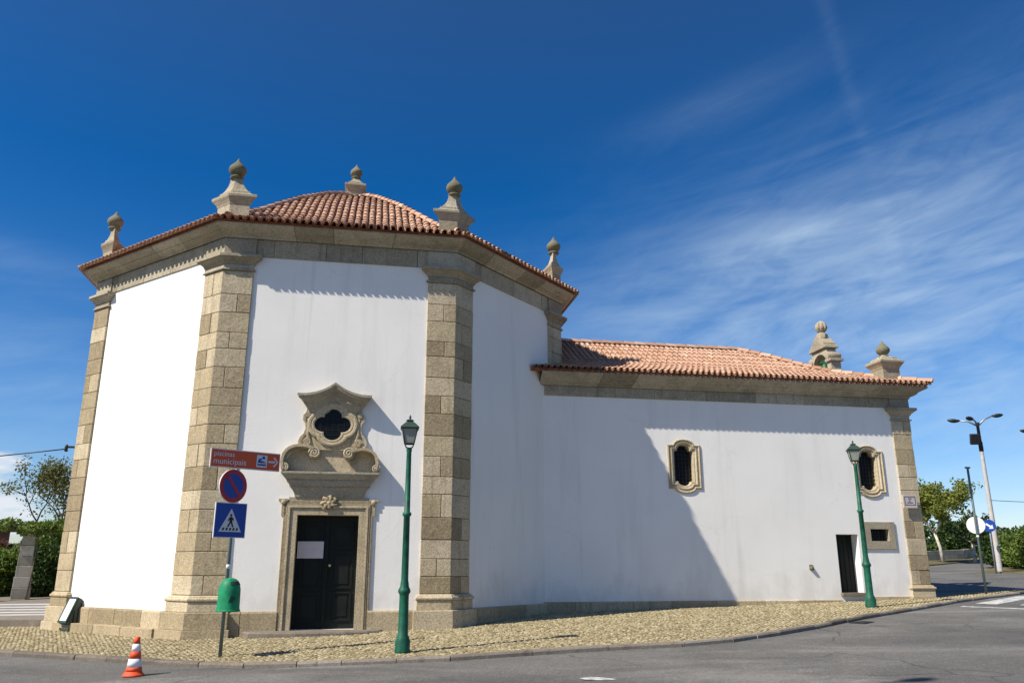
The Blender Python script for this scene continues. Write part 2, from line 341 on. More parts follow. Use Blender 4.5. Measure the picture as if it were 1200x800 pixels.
def cobble(mb, x, y, s, z):
    n = random.choice((5, 6, 6, 7)); a0 = random.random() * 6.28; sx = s * random.uniform(.46, .56); sy = s * random.uniform(.42, .54); rt = random.uniform(-.5, .5)
    h = random.uniform(-.004, .006); tx, ty = random.gauss(0, .04), random.gauss(0, .04)
    b, m_ = [], []
    for i in range(n):
        a = a0 + 6.283 * i / n + random.uniform(-.2, .2); k = random.uniform(.88, 1.06); px, py = math.cos(a) * sx * k, math.sin(a) * sy * k
        b.append((x + px, y + py, z - .03)); m_.append((x + px * .82, y + py * .82, z - .004 + h + px * tx + py * ty))
    top = (x, y, z + .006 + h); sh = min(1, max(0, random.gauss(.5, .26)))
    fs = [(i, (i + 1) % n, n + (i + 1) % n, n + i) for i in range(n)] + [(n + i, n + (i + 1) % n, 2 * n) for i in range(n)]
    mb.add(b + m_ + [top], fs, sh, False)
st = .092; ny = 0; y = 13.3
while y < 28.5:
    x = -17 + (ny % 2) * st / 2
    while x < 17:
        jx, jy = x + random.uniform(-.017, .017), y + random.uniform(-.017, .017)
        if inside(jx, jy, PAVE) and not in_chapel(jx, jy): cobble(mb, jx, jy, st, G(jx, jy) - .012)
        x += st
    y += st * .9; ny += 1
tag(mb.build('cobbled_paving', M['cobble']), kind='structure')
# kerb of granite lengths
def resample(P, step):
    out = [P[0]]; acc = 0
    for (a, b) in zip(P, P[1:]):
        L = math.dist(a, b); k = max(1, round(L / step))
        out += [(a[0] + (b[0] - a[0]) * i / k, a[1] + (b[1] - a[1]) * i / k) for i in range(1, k + 1)]
    return out
mb = MB(); K = resample(KERB, .95)
for a, b in zip(K, K[1:]):
    A, B = Vector((*a, 0)), Vector((*b, 0)); d = (B - A).normalized(); n = Vector((d.y, -d.x, 0)); A += d * .006; B -= d * .006
    j1, j2, jz = random.uniform(-.012, .012), random.uniform(-.012, .012), random.uniform(-.012, .008)
    q = [A + n * (.05 + j1), B + n * (.05 + j2), B - n * .10, A - n * .10]
    t = [A + n * (.03 + j1), B + n * (.03 + j2), B - n * .10, A - n * .10]
    mb.loft([[(p.x, p.y, G(p.x, p.y) - .2) for p in q], [(p.x, p.y, G(p.x, p.y) - .025 + jz) for p in q], [(p.x, p.y, G(p.x, p.y) + .004 + jz) for p in t]])
tag(mb.build('kerb', M['kerb']), kind='structure')
# raised terrace on the left with pale paving strips
sheet('terrace', [(-26, 24.7), (-13.3, 21.65), (-11.95, 21.36), (-10.4, 21.3), (-9, 23), (-12, 34), (-30, 36)], .14, M['kerb'], .3)
for k, (y0, y1) in enumerate(((23.0, 23.35), (23.9, 24.3), (24.9, 25.35), (26.0, 26.5), (27.2, 27.8))):
    sheet('terrace_slab', [(-21, y0 + 1.4), (-11.6 - .25 * k, y0 - .3), (-11.7 - .25 * k, y1 - .3), (-21, y1 + 1.4)], .146, M['slab'], .004)
# painted markings on the road
def strip(p, d, L, w):
    d = Vector((*d, 0)).normalized(); n = Vector((d.y, -d.x, 0)); P = Vector((*p, 0))
    mb = MB(); q = [P, P + d * L, P + d * L + n * w, P + n * w]; mb.add([(a.x, a.y, G(a.x, a.y) - .074) for a in q], [(0, 1, 2, 3)], .5)
    return tag(mb.build('crosswalk_marking', M['road_paint']), kind='structure')
dz_, pz_ = (.75, .66), (.66, -.75)
for k in range(6): strip((12.15 + pz_[0] * (.15 + 1.05 * k), 22.55 + pz_[1] * (.15 + 1.05 * k)), dz_, 3.4, .52)
strip((11.55, 21.75), pz_, 7.5, .22)
strip((21.8, 34.2), (.55, .83), 1.6, .14); strip((24.5, 40.0), (.55, .83), 2.2, .14)
mb = MB(); mb.add([(1.18 + .26 * math.cos(a), 11.86 + .17 * math.sin(a), G(1.18, 11.86) - .074) for a in [i * .393 for i in range(16)]], [tuple(range(16))], .5)
tag(mb.build('road_marking', M['road_paint']), kind='structure')
# planting beds and islands to the right
sheet('verge', [(21.6, 38.9), (22.9, 37.5), (24.5, 37.0), (60, 45), (60, 66), (38, 62), (27, 46)], -.02, M['soil'], .2)
sheet('far_bank', [(14, 46), (22, 46.6), (26, 50.3), (30.2, 54.5), (36, 63), (42, 84), (10, 84)], -.02, M['soil'], .2)

# ------------------------------------------------------------ chapel
ch = thing('chapel', 'white octagonal chapel with golden granite corners, red tiled roofs and a lower nave', 'chapel', (CO.x, CO.y, 0), CA)
OCT = [(-6.6, -2.65), (-2.71, -6.543), (2.71, -6.543), (6.175, -3.08), (6.175, 3.08), (2.71, 6.543), (-2.71, 6.543), (-6.6, 2.65)]
def offs(P, e):            # offset a counter-clockwise convex ring outwards by e
    n = len(P); out = []
    for i in range(n):
        a, b, c = Vector(P[i - 1]), Vector(P[i]), Vector(P[(i + 1) % n])
        d1, d2 = (b - a).normalized(), (c - b).normalized(); n1, n2 = Vector((d1.y, -d1.x)), Vector((d2.y, -d2.x))
        m_ = (n1 + n2); m_ *= 1 / (1 + n1.dot(n2)); q = b + m_ * e; out.append((q.x, q.y))
    return out
NV = [(5.2, -3.77), (16.6, -3.77), (16.6, 3.55), (5.2, 3.55)]
def wall(mb, a, b, z0, z1, th, holes=()):
    a, b = Vector(a), Vector(b); L = (b - a).length; d = (b - a) / L; n = Vector((-d.y, d.x))   # n points inwards for a ccw ring
    ss = sorted({0, L, *[h[0] for h in holes], *[h[1] for h in holes]}); zz = sorted({z0, z1, *[h[2] for h in holes], *[h[3] for h in holes]})
    hole = lambda s, z: any(h[0] < s < h[1] and h[2] < z < h[3] for h in holes)
    P = lambda s, z, k: (a.x + d.x * s + n.x * k, a.y + d.y * s + n.y * k, z)
    ok = lambda i, j: 0 <= i < len(ss) - 1 and 0 <= j < len(zz) - 1 and not hole((ss[i] + ss[i + 1]) / 2, (zz[j] + zz[j + 1]) / 2)
    q = []
    for i in range(len(ss) - 1):
        for j in range(len(zz) - 1):
            s0, s1, y0, y1 = ss[i], ss[i + 1], zz[j], zz[j + 1]
            if ok(i, j):
                q.append([P(s0, y0, 0), P(s1, y0, 0), P(s1, y1, 0), P(s0, y1, 0)])
            else:
                if ok(i - 1, j): q.append([P(s0, y0, 0), P(s0, y1, 0), P(s0, y1, th), P(s0, y0, th)])
                if ok(i + 1, j): q.append([P(s1, y0, 0), P(s1, y0, th), P(s1, y1, th), P(s1, y1, 0)])
                if ok(i, j - 1): q.append([P(s0, y0, 0), P(s0, y0, th), P(s1, y0, th), P(s1, y0, 0)])
                if ok(i, j + 1): q.append([P(s0, y1, 0), P(s1, y1, 0), P(s1, y1, th), P(s0, y1, th)])
    for f in q: mb.add(f, [(0, 1, 2, 3)], .5)
mb = MB(); W = offs(OCT, -.05)
for i in range(8):
    a, b = W[i], W[(i + 1) % 8]
    if i == 1: uo = -a[0]; wall(mb, a, b, -.3, 9.2, .4, [(uo - .68, uo + .68, .30, 2.69)])
    else: wall(mb, a, b, -.3, 9.2, .4)
mb.build('octagon_wall', M['plaster'], ch)
WN = offs(NV, -.045); u0 = WN[0][0]
WINS = [(9.455, 0), (15.09, -.03)]; holes = []
for wu, wz in WINS: holes += [(wu - .33 - u0, wu + .33 - u0, 3.74 + wz, 4.82 + wz), (wu - .2 - u0, wu + .2 - u0, 3.66 + wz, 4.92 + wz)]
holes += [(13.83 - u0, 14.51 - u0, .90, 2.47), (14.80 - u0, 15.55 - u0, 2.2, 2.7)]
mb = MB()
for i in range(4): wall(mb, WN[i], WN[(i + 1) % 4], -.2, 6.6, .45, holes if i == 0 else ())
mb.build('nave_wall', M['plaster'], ch)

def sweep(mb, P, prof, closed, joints=0, core=None, ends=True):
    """profile rows (out, z) run along the ring/line P; joints = stone length"""
    n = len(P); segs = n if closed else n - 1
    def at(i, e):
        b = Vector(P[i])
        if closed or 0 < i < n - 1:
            a, c = Vector(P[(i - 1) % n]), Vector(P[(i + 1) % n]); d1, d2 = (b - a).normalized(), (c - b).normalized()
        elif i == 0: d1 = d2 = (Vector(P[1]) - b).normalized()
        else: d1 = d2 = (b - Vector(P[i - 1])).normalized()
        n1, n2 = Vector((d1.y, -d1.x)), Vector((d2.y, -d2.x)); return b + (n1 + n2) / (1 + n1.dot(n2)) * e
    for i in range(segs):
        j = (i + 1) % n; A = [at(i, e) for e, z in prof]; B = [at(j, e) for e, z in prof]; L = (Vector(P[j]) - Vector(P[i])).length
        k = max(1, round(L / joints)) if joints else 1
        cuts = [0] + [min(.99, max(.01, (c + random.uniform(-.22, .22)) / k)) for c in range(1, k)] + [1]
        g = .007 / L
        for c in range(k):
            t0, t1 = cuts[c] + (g if c else 0), cuts[c + 1] - (g if c < k - 1 else 0)
            r0 = [(*(A[q] * (1 - t0) + B[q] * t0), prof[q][1]) for q in range(len(prof))]; r1 = [(*(A[q] * (1 - t1) + B[q] * t1), prof[q][1]) for q in range(len(prof))]
            m_ = len(prof); fs = [(q, q + 1, m_ + q + 1, m_ + q) for q in range(m_ - 1)]
            if c or (not closed and i == 0): fs.append(tuple(range(m_)))
            if c < k - 1 or (not closed and i == segs - 1): fs.append(tuple(range(2 * m_ - 1, m_ - 1, -1)))
            mb.add(r0 + r1, fs)
def stone_run(name, P, prof, closed, joints, m, parent):
    mb = MB(); sweep(mb, P, prof, closed, joints); o = mb.build(name, m, parent)
    b = MB(); inner = [(e - .016, z + (.006 if q == 0 else -.006 if q == len(prof) - 1 else 0)) for q, (e, z) in enumerate(prof)]
    sweep(b, P, inner, closed, 0); c = b.build('joint_mortar', M['mortar'], o); return o
# plinths, friezes, cornices
g0 = offs(OCT, -.05)
pr = [(-.05, -.4), (.07, -.4), (.07, .655), (.05, .69), (-.05, .69)]
U_ = lambda a, b, t: (a[0] + (b[0] - a[0]) * t, a[1] + (b[1] - a[1]) * t)
stone_run('plinth', [(-.94, -6.493), g0[1], g0[0], g0[7], g0[6], g0[5], g0[4], g0[3], g0[2], (.94, -6.493)][::-1], pr, False, .95, M['stone'], ch)
stone_run('plinth', [(5.3, WN[0][1]), (13.80, WN[0][1])], [(-.05, -.2), (.045, -.2), (.045, .70), (.03, .72), (-.05, .72)], False, 1.15, M['stone'], ch)
stone_run('plinth', [(14.54, WN[0][1]), (15.95, WN[0][1])], [(-.05, -.2), (.03, -.2), (.03, .79), (.02, .80), (-.05, .80)], False, 1.15, M['stone'], ch)
stone_run('frieze', offs(OCT, -.02), [(-.2, 8.58), (0, 8.58), (0, 8.98), (.02, 9.0), (.02, 9.02), (-.2, 9.02)], True, 1.1, M['weathered'], ch)
COR = [(-.2, 9.0), (0, 9.0), (.05, 9.0), (.05, 9.04), (.075, 9.06), (.12, 9.075), (.19, 9.10), (.21, 9.105), (.21, 9.13), (.25, 9.15), (.31, 9.185), (.345, 9.21), (.36, 9.22), (.365, 9.255), (-.2, 9.26)]
stone_run('cornice', OCT, COR, True, 1.25, M['weathered'], ch)
NS = offs(NV, -.02)
NP = [(5.5, NS[0][1]), NS[1], NS[2], (5.5, NS[2][1])]
stone_run('frieze', NP, [(-.2, 6.13), (0, 6.13), (0, 6.40), (.02, 6.41), (-.2, 6.43)], False, 1.5, M['weathered'], ch)
NC = [(5.35, NV[0][1]), NV[1], NV[2], (5.35, NV[2][1])]
NCP = [(-.2, 6.41), (0, 6.41), (.05, 6.41), (.05, 6.45), (.08, 6.47), (.14, 6.49), (.20, 6.53), (.215, 6.54), (.215, 6.565), (.26, 6.59), (.31, 6.62), (.40, 6.66), (.42, 6.68), (.42, 6.72), (-.2, 6.73)]
stone_run('cornice', NC, NCP, False, 1.4, M['weathered'], ch)

# pilasters folded round each corner
def fold(a, d1, d2, w1, w2, e, depth=.22):
    a, d1, d2 = Vector(a), Vector(d1).normalized(), Vector(d2).normalized()
    n1 = Vector((-d1.y, d1.x)) * 1.0; n2 = Vector((d2.y, -d2.x))      # outward normals of the ccw ring
    n1 = Vector((-(-d1).y * -1, 0)) if False else Vector(((-d1).y, -(-d1).x))
    b = (n1 + n2) / (1 + n1.dot(n2))
    return [tuple(p) for p in (a + d1 * (w1 + e) + n1 * e, a + b * e, a + d2 * (w2 + e) + n2 * e, a + d2 * (w2 + e) - n2 * depth, a - b * depth, a + d1 * (w1 + e) - n1 * depth)]
def courses(mb, core, a, d1, d2, w1, w2, z0, z1, hs=(.36, .52)):
    z = z0; k = random.randint(0, 1); g = .0055
    core.prism(fold(a, d1, d2, w1 - .012, w2 - .012, -.012, .2), z0, z1, .5)
    n1 = Vector((-d1).normalized().yx) * 1; 
    while z < z1 - .02:
        h = random.uniform(*hs); 
        if z1 - z - h < .25: h = z1 - z
        A, B1, B2 = Vector(a), Vector(d1).normalized(), Vector(d2).normalized()
        o1 = Vector(((-B1).y, -(-B1).x)); o2 = Vector((B2.y, -B2.x)); bb = (o1 + o2) / (1 + o1.dot(o2)); dp = .2
        # corner block reaches c1 along face 1 and c2 along face 2, rest blocks fill
        mode = k % 3; c1, c2 = ((w1, w2 * random.uniform(.35, .6)), (w1 * random.uniform(.35, .6), w2), (w1, w2))[mode]
        e = random.uniform(-.009, .005)
        P = lambda d, o, s, k_: tuple(A + d * s + o * k_)
        blk = [[P(B1, o1, c1 - (g if c1 < w1 else 0), e), tuple(A + bb * e), P(B2, o2, c2 - (g if c2 < w2 else 0), e), P(B2, o2, c2 - (g if c2 < w2 else 0), -dp), tuple(A - bb * dp), P(B1, o1, c1 - (g if c1 < w1 else 0), -dp)]]
        if c1 < w1: blk.append([P(B1, o1, w1, 0), P(B1, o1, c1 + g, 0), P(B1, o1, c1 + g, -dp), P(B1, o1, w1, -dp)])
        if c2 < w2: blk.append([P(B2, o2, c2 + g, 0), P(B2, o2, w2, 0), P(B2, o2, w2, -dp), P(B2, o2, c2 + g, -dp)])
        for q in blk: mb.prism(q, z + g, z + h - g)
        z += h; k += random.choice((1, 1, 2))
def pilaster(a, d1, d2, w1, w2, zb, zs, zc, zt, low=None, cap_h=.38):
    mb, core = MB(), MB(); courses(mb, core, a, Vector(d1), Vector(d2), w1, w2, zs, zc)
    p = mb.build('pilaster', M['stone'], ch, .011); core.build('joint_mortar', M['mortar'], p)
    F = lambda e: fold(a, d1, d2, w1, w2, e)
    mb = MB()
    def stack(rows, sh=None): mb.loft([[(x, y, z) for x, y in F(e)] for e, z in rows], sh=sh)
    zp = zs - .33
    if low: stack([(.175, low[0]), (.175, low[1])])
    A, B1, B2 = Vector(a), Vector(d1).normalized(), Vector(d2).normalized()
    stack([(.125, (low[1] + .004) if low else zb), (.125, zp - .02), (.115, zp - .004)])
    stack([(.055, zp), (.055, zs - .135)]); stack([(.06, zs - .13), (.08, zs - .115), (.085, zs - .09), (.08, zs - .065), (.06, zs - .055), (.05, zs - .05), (.045, zs - .03), (.01, zs - .004)])
    b = mb.build('base', M['stone'], p, .006)
    mb = MB(); H = cap_h
    stack([(.003, zc + .003), (.035, zc + .004), (.045, zc + .02), (.035, zc + .04), (.003, zc + .045)])
    stack([(-.002, zc + .05), (-.002, zc + .4 * H)])
    stack([(.02, zc + .4 * H), (.03, zc + .46 * H), (.05, zc + .56 * H), (.09, zc + .66 * H), (.13, zc + .73 * H), (.14, zc + .78 * H)])
    stack([(.155, zc + .79 * H), (.165, zc + .80 * H), (.165, zc + .97 * H), (.15, zc + H - .004)])
    mb.build('capital', M['weathered'], p, .004)
    mb = MB(); stack([(.02, zc + H), (.02, zt)]); mb.build('frieze_block', M['weathered'], p, .004)
    return p
for i in range(8):
    a = Vector(OCT[i]); pv_, nx = Vector(OCT[i - 1]), Vector(OCT[(i + 1) % 8])
    zb = (.15, .15, .22, .3)[i] if i < 4 else .1
    pilaster(OCT[i], pv_ - a, nx - a, .68, .68, zb - .3, 1.02, 8.2, 8.995, (zb - .3, .34) if i in (0, 1) else None)
for i in (1, 2):
    a = Vector(NV[i]); pilaster(NV[i], Vector(NV[i - 1]) - a, Vector(NV[(i + 1) % 4]) - a, .6, .6, .5, 1.1, 5.75, 6.408)

# roofs of barrel tiles
def tile_plane(mb, o, e, n_in, L, D, zf, dlim, pitch=.17, row=.37, over=.07):
    """o = start of eave (x,y), e along eave, n_in uphill, zf(d) height at horizontal distance d, dlim(s) = (d0,d1)"""
    o, e, n_in = Vector(o), Vector(e), Vector(n_in)
    def P(s, d, up=0, side=0):
        q = o + e * (s + side) + n_in * d; sl = (zf(d + .05) - zf(d - .05)) / .1; c = 1 / math.sqrt(1 + sl * sl)
        return Vector((q.x - n_in.x * up * sl * c, q.y - n_in.y * up * sl * c, zf(d) + up * c))
    nc = int(L / pitch); ps = L / nc
    # deck under the tiles
    for kind in (0, 1):
        for c in range(nc + (1 if kind else 0)):
            s = (c + (.5 if kind == 0 else 0)) * ps
            d0, d1 = dlim(min(max(s, .001), L - .001))
            d = d0 - over if d0 == 0 else d0; k = 0
            while d < d1 - .03:
                ln = min(row + .05, d1 - d + .06); sh = min(1, max(0, random.gauss(.52, .17))); jj = random.uniform(-.009, .009)
                a0, a1 = d + (.024 if kind and k == 0 and d0 == 0 else 0), d + ln
                rows = []
                if kind:     # cover
                    for dd, r, up in ((a0, ps * .40, .034), ((a0 + a1) / 2, ps * .36, .028), (a1, ps * .30, .02)):
                        rows.append([P(s + jj, dd, up + r * math.sin(t) * .8 + random.uniform(0, .002), r * math.cos(t)) for t in (math.pi, 2.5, 1.87, 1.27, .64, 0)])
                    r0 = [P(s + jj, a0, .034 + (ps * .40 - .013) * math.sin(t) * .8, (ps * .40 - .013) * math.cos(t)) for t in (math.pi, 2.5, 1.87, 1.27, .64, 0)]
                    mb.loft([r0] + rows, closed=False, sh=sh, smooth=False)
                else:        # channel
                    for dd, r, up in ((a0, ps * .30, .046), (a1, ps * .36, .04)):
                        rows.append([P(s, dd, up - r * math.sin(t) * 1.12, r * math.cos(t)) for t in (math.pi, 2.36, 1.57, .78, 0)])
                    mb.loft(rows, closed=False, sh=sh * .7)
                d += row; k += 1
def cap_tiles(mb, pts, r=.1, step=.36):
    pts = [Vector(p) for p in pts]
    for a, b in zip(pts, pts[1:]):
        L = (b - a).length; k = max(1, round(L / step)); d = (b - a).normalized(); sd_ = d.cross(Vector((0, 0, 1))).normalized(); up = sd_.cross(d)
        for i in range(k):
            A = a + d * (L * i / k - .03); B = a + d * (L * (i + 1) / k + .03); rows = []
            for p, rr, h in ((A, r, .028), (B, r * .86, .012)): rows.append([p + sd_ * (rr * math.cos(t)) + up * (rr * math.sin(t) + h) for t in (3.3, 2.6, 1.95, 1.2, .55, -.16)])
            mb.loft(rows, closed=False, smooth=True)
E_OCT = offs(OCT, .43)
TP = [(0, 13.25), (.13, 12.95), (.265, 12.46), (.475, 11.58), (.62, 10.90), (.76, 10.22), (.88, 9.72), (.95, 9.46), (1, 9.32), (1.1, 9.02)]
def zt(t):
    for (a, za), (b, zb) in zip(TP, TP[1:]):
        if t <= b: return za + (zb - za) * (t - a) / (b - a)
    return TP[-1][1]
mb, cap, deck = MB(), MB(), MB()
for i in range(8):
    a, b = Vector(E_OCT[i]), Vector(E_OCT[(i + 1) % 8]); L = (b - a).length; e = (b - a) / L; n = Vector((-e.y, e.x)); D = -(a.dot(n)); sc = -(a.dot(e))
    tile_plane(mb, a, e, n, L, D, lambda d, D=D: zt(1 - d / D), lambda s, sc=sc, D=D, L=L: (0, max(0.05, min(D * s / sc, D * (L - s) / (L - sc)) - .02)))
    cap_tiles(cap, [(a.x * t, a.y * t, zt(t) + .05) for t in (.94, .88, .76, .62, .475, .37, .265, .13, .03)], .085)
for i in range(8):
    a, b = Vector(E_OCT[i]), Vector(E_OCT[(i + 1) % 8]); a2_, b2_ = a * .985, b * .985
    deck.add([(a2_.x, a2_.y, 9.24), (b2_.x, b2_.y, 9.24), (b2_.x, b2_.y, zt(.985) - .02), (a2_.x, a2_.y, zt(.985) - .02)], [(0, 1, 2, 3)], .4)
ts = (1.0, .88, .76, .62, .475, .265, .13, .01)
for t0, t1 in zip(ts, ts[1:]):
    deck.loft([[(x * (t0 - (.02 if t0 == 1 else 0)), y * (t0 - (.02 if t0 == 1 else 0)), zt(t0) - .03) for x, y in E_OCT], [(x * t1, y * t1, zt(t1) - .03) for x, y in E_OCT]], caps=False, sh=.1)
ro = mb.build('roof', M['tile'], ch); cap.build('ridge_tiles', M['tile'], ro); deck.build('roof_deck', M['tile_dark'], ro)
EV, EU, HB, ZE = -4.26, 17.12, 4.06, 6.79     # nave eave line, eave end, half depth, eave height, slope
EB = EV + 2 * HB
mb, cap, deck = MB(), MB(), MB(); NPF = [(-.5, 6.66), (0, 6.79), (.59, 6.97), (1.1, 7.14), (2.0, 7.48), (2.6, 7.80), (3.3, 8.23), (4.06, 8.64), (4.6, 8.92)]
def zf(d):
    for (a, za), (b, zb) in zip(NPF, NPF[1:]):
        if d <= b: return za + (zb - za) * (d - a) / (b - a)
    return NPF[-1][1]
def dl_front(s):
    u = 5.0 + s; hi = min(HB, EU - u)
    return (0, max(.02, min(hi, u - 5.0 + .02 if u < 6.17 else 99)))
tile_plane(mb, (5.0, EV), (1, 0), (0, 1), EU - 5.0, HB, zf, dl_front, over=.005)
tile_plane(mb, (EU, EV), (0, 1), (-1, 0), 2 * HB, HB, zf, lambda s: (0, max(.03, min(HB, s, 2 * HB - s))), over=.02)
tile_plane(mb, (EU, EB), (-1, 0), (0, -1), EU - 5.0, HB, zf, lambda s: (0, max(.03, min(HB, s, (EU - 5.0 - s) + .02 if EU - s < 6.17 else 99))))
for kk in range(int((EU - 5.1) / .17)):
    x_ = 5.1 + kk * .17; mb.loft([[(x_ + .085 + r_ * math.cos(t), EV + v_, zf(0) - .085 + r_ * math.sin(t)) for t in (0, .8, 1.57, 2.35, 3.14)] for v_, r_ in ((.03, .075), (.5, .07))], closed=False)
deck.add([(5.0, EV + .09, 6.70), (EU - .09, EV + .09, 6.70), (EU - .1, EV + .1, zf(.1) - .02), (5.0, EV + .1, zf(.1) - .02)], [(0, 1, 2, 3)], .4)
RZ = zf(HB) + .05
cap_tiles(cap, [(6.1, EV + HB, RZ), (EU - HB, EV + HB, RZ)], .1)
hs_ = [0, .59, 1.1, 2.0, 2.6, 3.3, 4.06]
cap_tiles(cap, [(EU - h, EV + h, zf(h) + .05) for h in hs_]); cap_tiles(cap, [(EU - h, EB - h, zf(h) + .05) for h in hs_])
for a, b in zip([.1] + hs_[1:], hs_[1:]):
    for q in ([(max(5.3, 5.0 + a), EV + a, zf(a) - .03), (EU - a, EV + a, zf(a) - .03), (EU - b, EV + b, zf(b) - .03), (max(5.3, 5.0 + b if b < 1.1 else 6.1), EV + b, zf(b) - .03)],
              [(EU - a, EB - a, zf(a) - .03), (5.3, EB - a, zf(a) - .03), (5.3, EB - b, zf(b) - .03), (EU - b, EB - b, zf(b) - .03)],
              [(EU - a, EV + a, zf(a) - .03), (EU - a, EB - a, zf(a) - .03), (EU - b, EB - b, zf(b) - .03), (EU - b, EV + b, zf(b) - .03)]):
        deck.add(q, [(0, 1, 2, 3)], .1)
ro = mb.build('roof', M['tile'], ch); cap.build('ridge_tiles', M['tile'], ro); deck.build('roof_deck', M['tile_dark'], ro)

# pinnacles over the corners
def scale_poly(P, k):
    cx = sum(p[0] for p in P) / len(P); cy = sum(p[1] for p in P) / len(P); return [(cx + (x - cx) * k, cy + (y - cy) * k) for x, y in P], (cx, cy)
ONION = [(.06, 0), (.15, .02), (.165, .05), (.15, .07), (.10, .085), (.11, .10), (.17, .15), (.205, .21), (.21, .26), (.19, .32), (.14, .38), (.09, .43), (.055, .48), (.03, .53), (.006, .57)]
def finial(P, z0, zcap, zneck, parent=ch, k=1.0, ball=1.0, name='finial'):
    mb = MB(); rows = lambda L: mb.loft([[(x, y, z) for x, y in scale_poly(P, s)[0]] for s, z in L])
    c = scale_poly(P, 1)[1]; h = zneck - zcap
    rows([(1, z0), (1, zcap)])
    rows([(1.03, zcap), (1.08, zcap + .05), (1.24, zcap + .12), (1.38, zcap + .17), (1.42, zcap + .19), (1.42, zcap + .245), (1.38, zcap + .26)])
    z1 = zcap + .261; hh = zneck - z1
    rows([(1.22, z1), (.98, z1 + .05), (.96, z1 + .10)]); rows([(.86, z1 + .10), (.66, z1 + .10 + hh * .18), (.50, z1 + .1 + hh * .4), (.42, z1 + .1 + hh * .62), (.40, zneck)])
    o = mb.build(name, M['weathered'], parent, .006)
    b = MB(); b.lathe([(r * ball, zneck + (z - .005) * ball) for r, z in ONION], 20, (*c, 0)); b.build('finial_ball', M['mossy'], o); return o
for i in range(8):
    P = OCT[i]; a = Vector(P) * 1.0; d1 = (Vector(OCT[i - 1]) - Vector(P)).normalized(); d2 = (Vector(OCT[(i + 1) % 8]) - Vector(P)).normalized(); w = .46
    # kite-shaped block following the corner
    pl = [a + d1 * w, a, a + d2 * w, a + (d1 + d2) * (w * .62) + (-Vector(P)).normalized() * .22]
    finial([tuple(p) for p in pl], 9.25, 9.86, 10.58)
finial([(-.24, -.24), (.24, -.24), (.24, .24), (-.24, .24)], 13.1, 13.45, 14.0, ball=.95)
for fu, fv in ((16.25, -3.42), (16.25, 3.1)):
    finial([(fu - .28, fv - .28), (fu + .28, fv - .28), (fu + .28, fv + .28), (fu - .28, fv + .28)], 6.75, 7.36, 7.76, ball=.96)
# bell gable on the end wall: its plane faces along the nave
def gable():
    c0, z0 = -.25, 7.3; HW = .66
    out = [(-HW, z0), (HW, z0), (HW, z0 + 1.05), (HW - .04, z0 + 1.12), (HW - .16, z0 + 1.2), (HW - .2, z0 + 1.42), (HW - .28, z0 + 1.55), (.0, z0 + 1.75), (-HW + .28, z0 + 1.55), (-HW + .2, z0 + 1.42), (-HW + .16, z0 + 1.2), (-HW + .04, z0 + 1.12), (-HW, z0 + 1.05)]
    arch = [(.43 * math.cos(t), z0 + .92 + .43 * math.sin(t)) for t in [math.pi * i / 10 for i in range(11)]]
    mb = MB(); T = (16.05, 16.42)
    # left and right jambs, then the arch head as quads between arch and outline
    hole = [(.43, z0)] + arch + [(-.43, z0)]
    outl = [(HW, z0), (HW, z0 + .6), (HW, z0 + 1.05), (HW - .16, z0 + 1.2), (HW - .2, z0 + 1.42), (HW - .3, z0 + 1.56), (0, z0 + 1.75), (-HW + .3, z0 + 1.56), (-HW + .2, z0 + 1.42), (-HW + .16, z0 + 1.2), (-HW, z0 + 1.05), (-HW, z0 + .6), (-HW, z0)]
    n = len(hole); vs = []
    for u in T: vs += [(u, c0 + v, z) for v, z in hole] + [(u, c0 + v, z) for v, z in outl]
    fs = []
    for i in range(n - 1):
        fs += [(i, i + 1, n + i + 1, n + i), (2 * n + i, 3 * n + i, 3 * n + i + 1, 2 * n + i + 1), (i, 2 * n + i, 2 * n + i + 1, i + 1), (n + i, n + i + 1, 3 * n + i + 1, 3 * n + i)]
    mb.add(vs, fs, .75)
    for sg in (-1, 1):       # impost mouldings and volutes on the shoulders
        mb.box((16.235, c0 + sg * (HW - .08), z0 + 1.03), (.5, .34, .10), .4)
        mb.lathe([(.001, -.24), (.11, -.24), (.13, -.2), (.13, .2), (.11, .24), (.001, .24)], 14, (16.235, c0 + sg * (HW - .12), z0 + 1.19), .5, True, 0, Matrix.Rotation(R(90), 3, 'Y'))
    cu = [(.52, z0 + 1.50), (.5, z0 + 1.58), (.36, z0 + 1.66), (.2, z0 + 1.80), (0, z0 + 1.90), (-.2, z0 + 1.80), (-.36, z0 + 1.66), (-.5, z0 + 1.58), (-.52, z0 + 1.50)]
    mb.loft([[(u, c0 + v, z) for v, z in cu] for u in (15.97, 16.5)], sh=.3)
    mb.loft([[(u, c0 + v * .8, z + .13) for v, z in cu] for u in (16.0, 16.47)], sh=.35)
    o = mb.build('bell_gable', M['weathered'], ch, .01)
    b = MB(); b.lathe([(.2, z0 + 1.95), (.2, z0 + 2.08), (.1, z0 + 2.14), (.13, z0 + 2.18)], 8, (16.235, c0, 0), .5, False)
    n = 24; rows = []
    for r, z in [(.08, 0), (.15, .05), (.2, .13), (.21, .2), (.18, .3), (.11, .38), (.03, .43)]:
        rows.append([((r * (1 if k % 3 else .8)) * math.cos(6.2832 * k / n) + 16.235, (r * (1 if k % 3 else .8)) * math.sin(6.2832 * k / n) + c0, z0 + 2.16 + z) for k in range(n)])
    b.loft(rows, sh=.4); b.build('finial_ball', M['weathered'], o)
    b = MB(); b.lathe([(.2, z0 + .62), (.19, z0 + .66), (.15, z0 + .78), (.13, z0 + .95), (.08, z0 + 1.03), (.02, z0 + 1.1)], 16, (16.235, c0, 0)); b.box((16.235, c0, z0 + 1.13), (.08, .66, .08)); b.build('bell', M['bronze'], o)
gable()

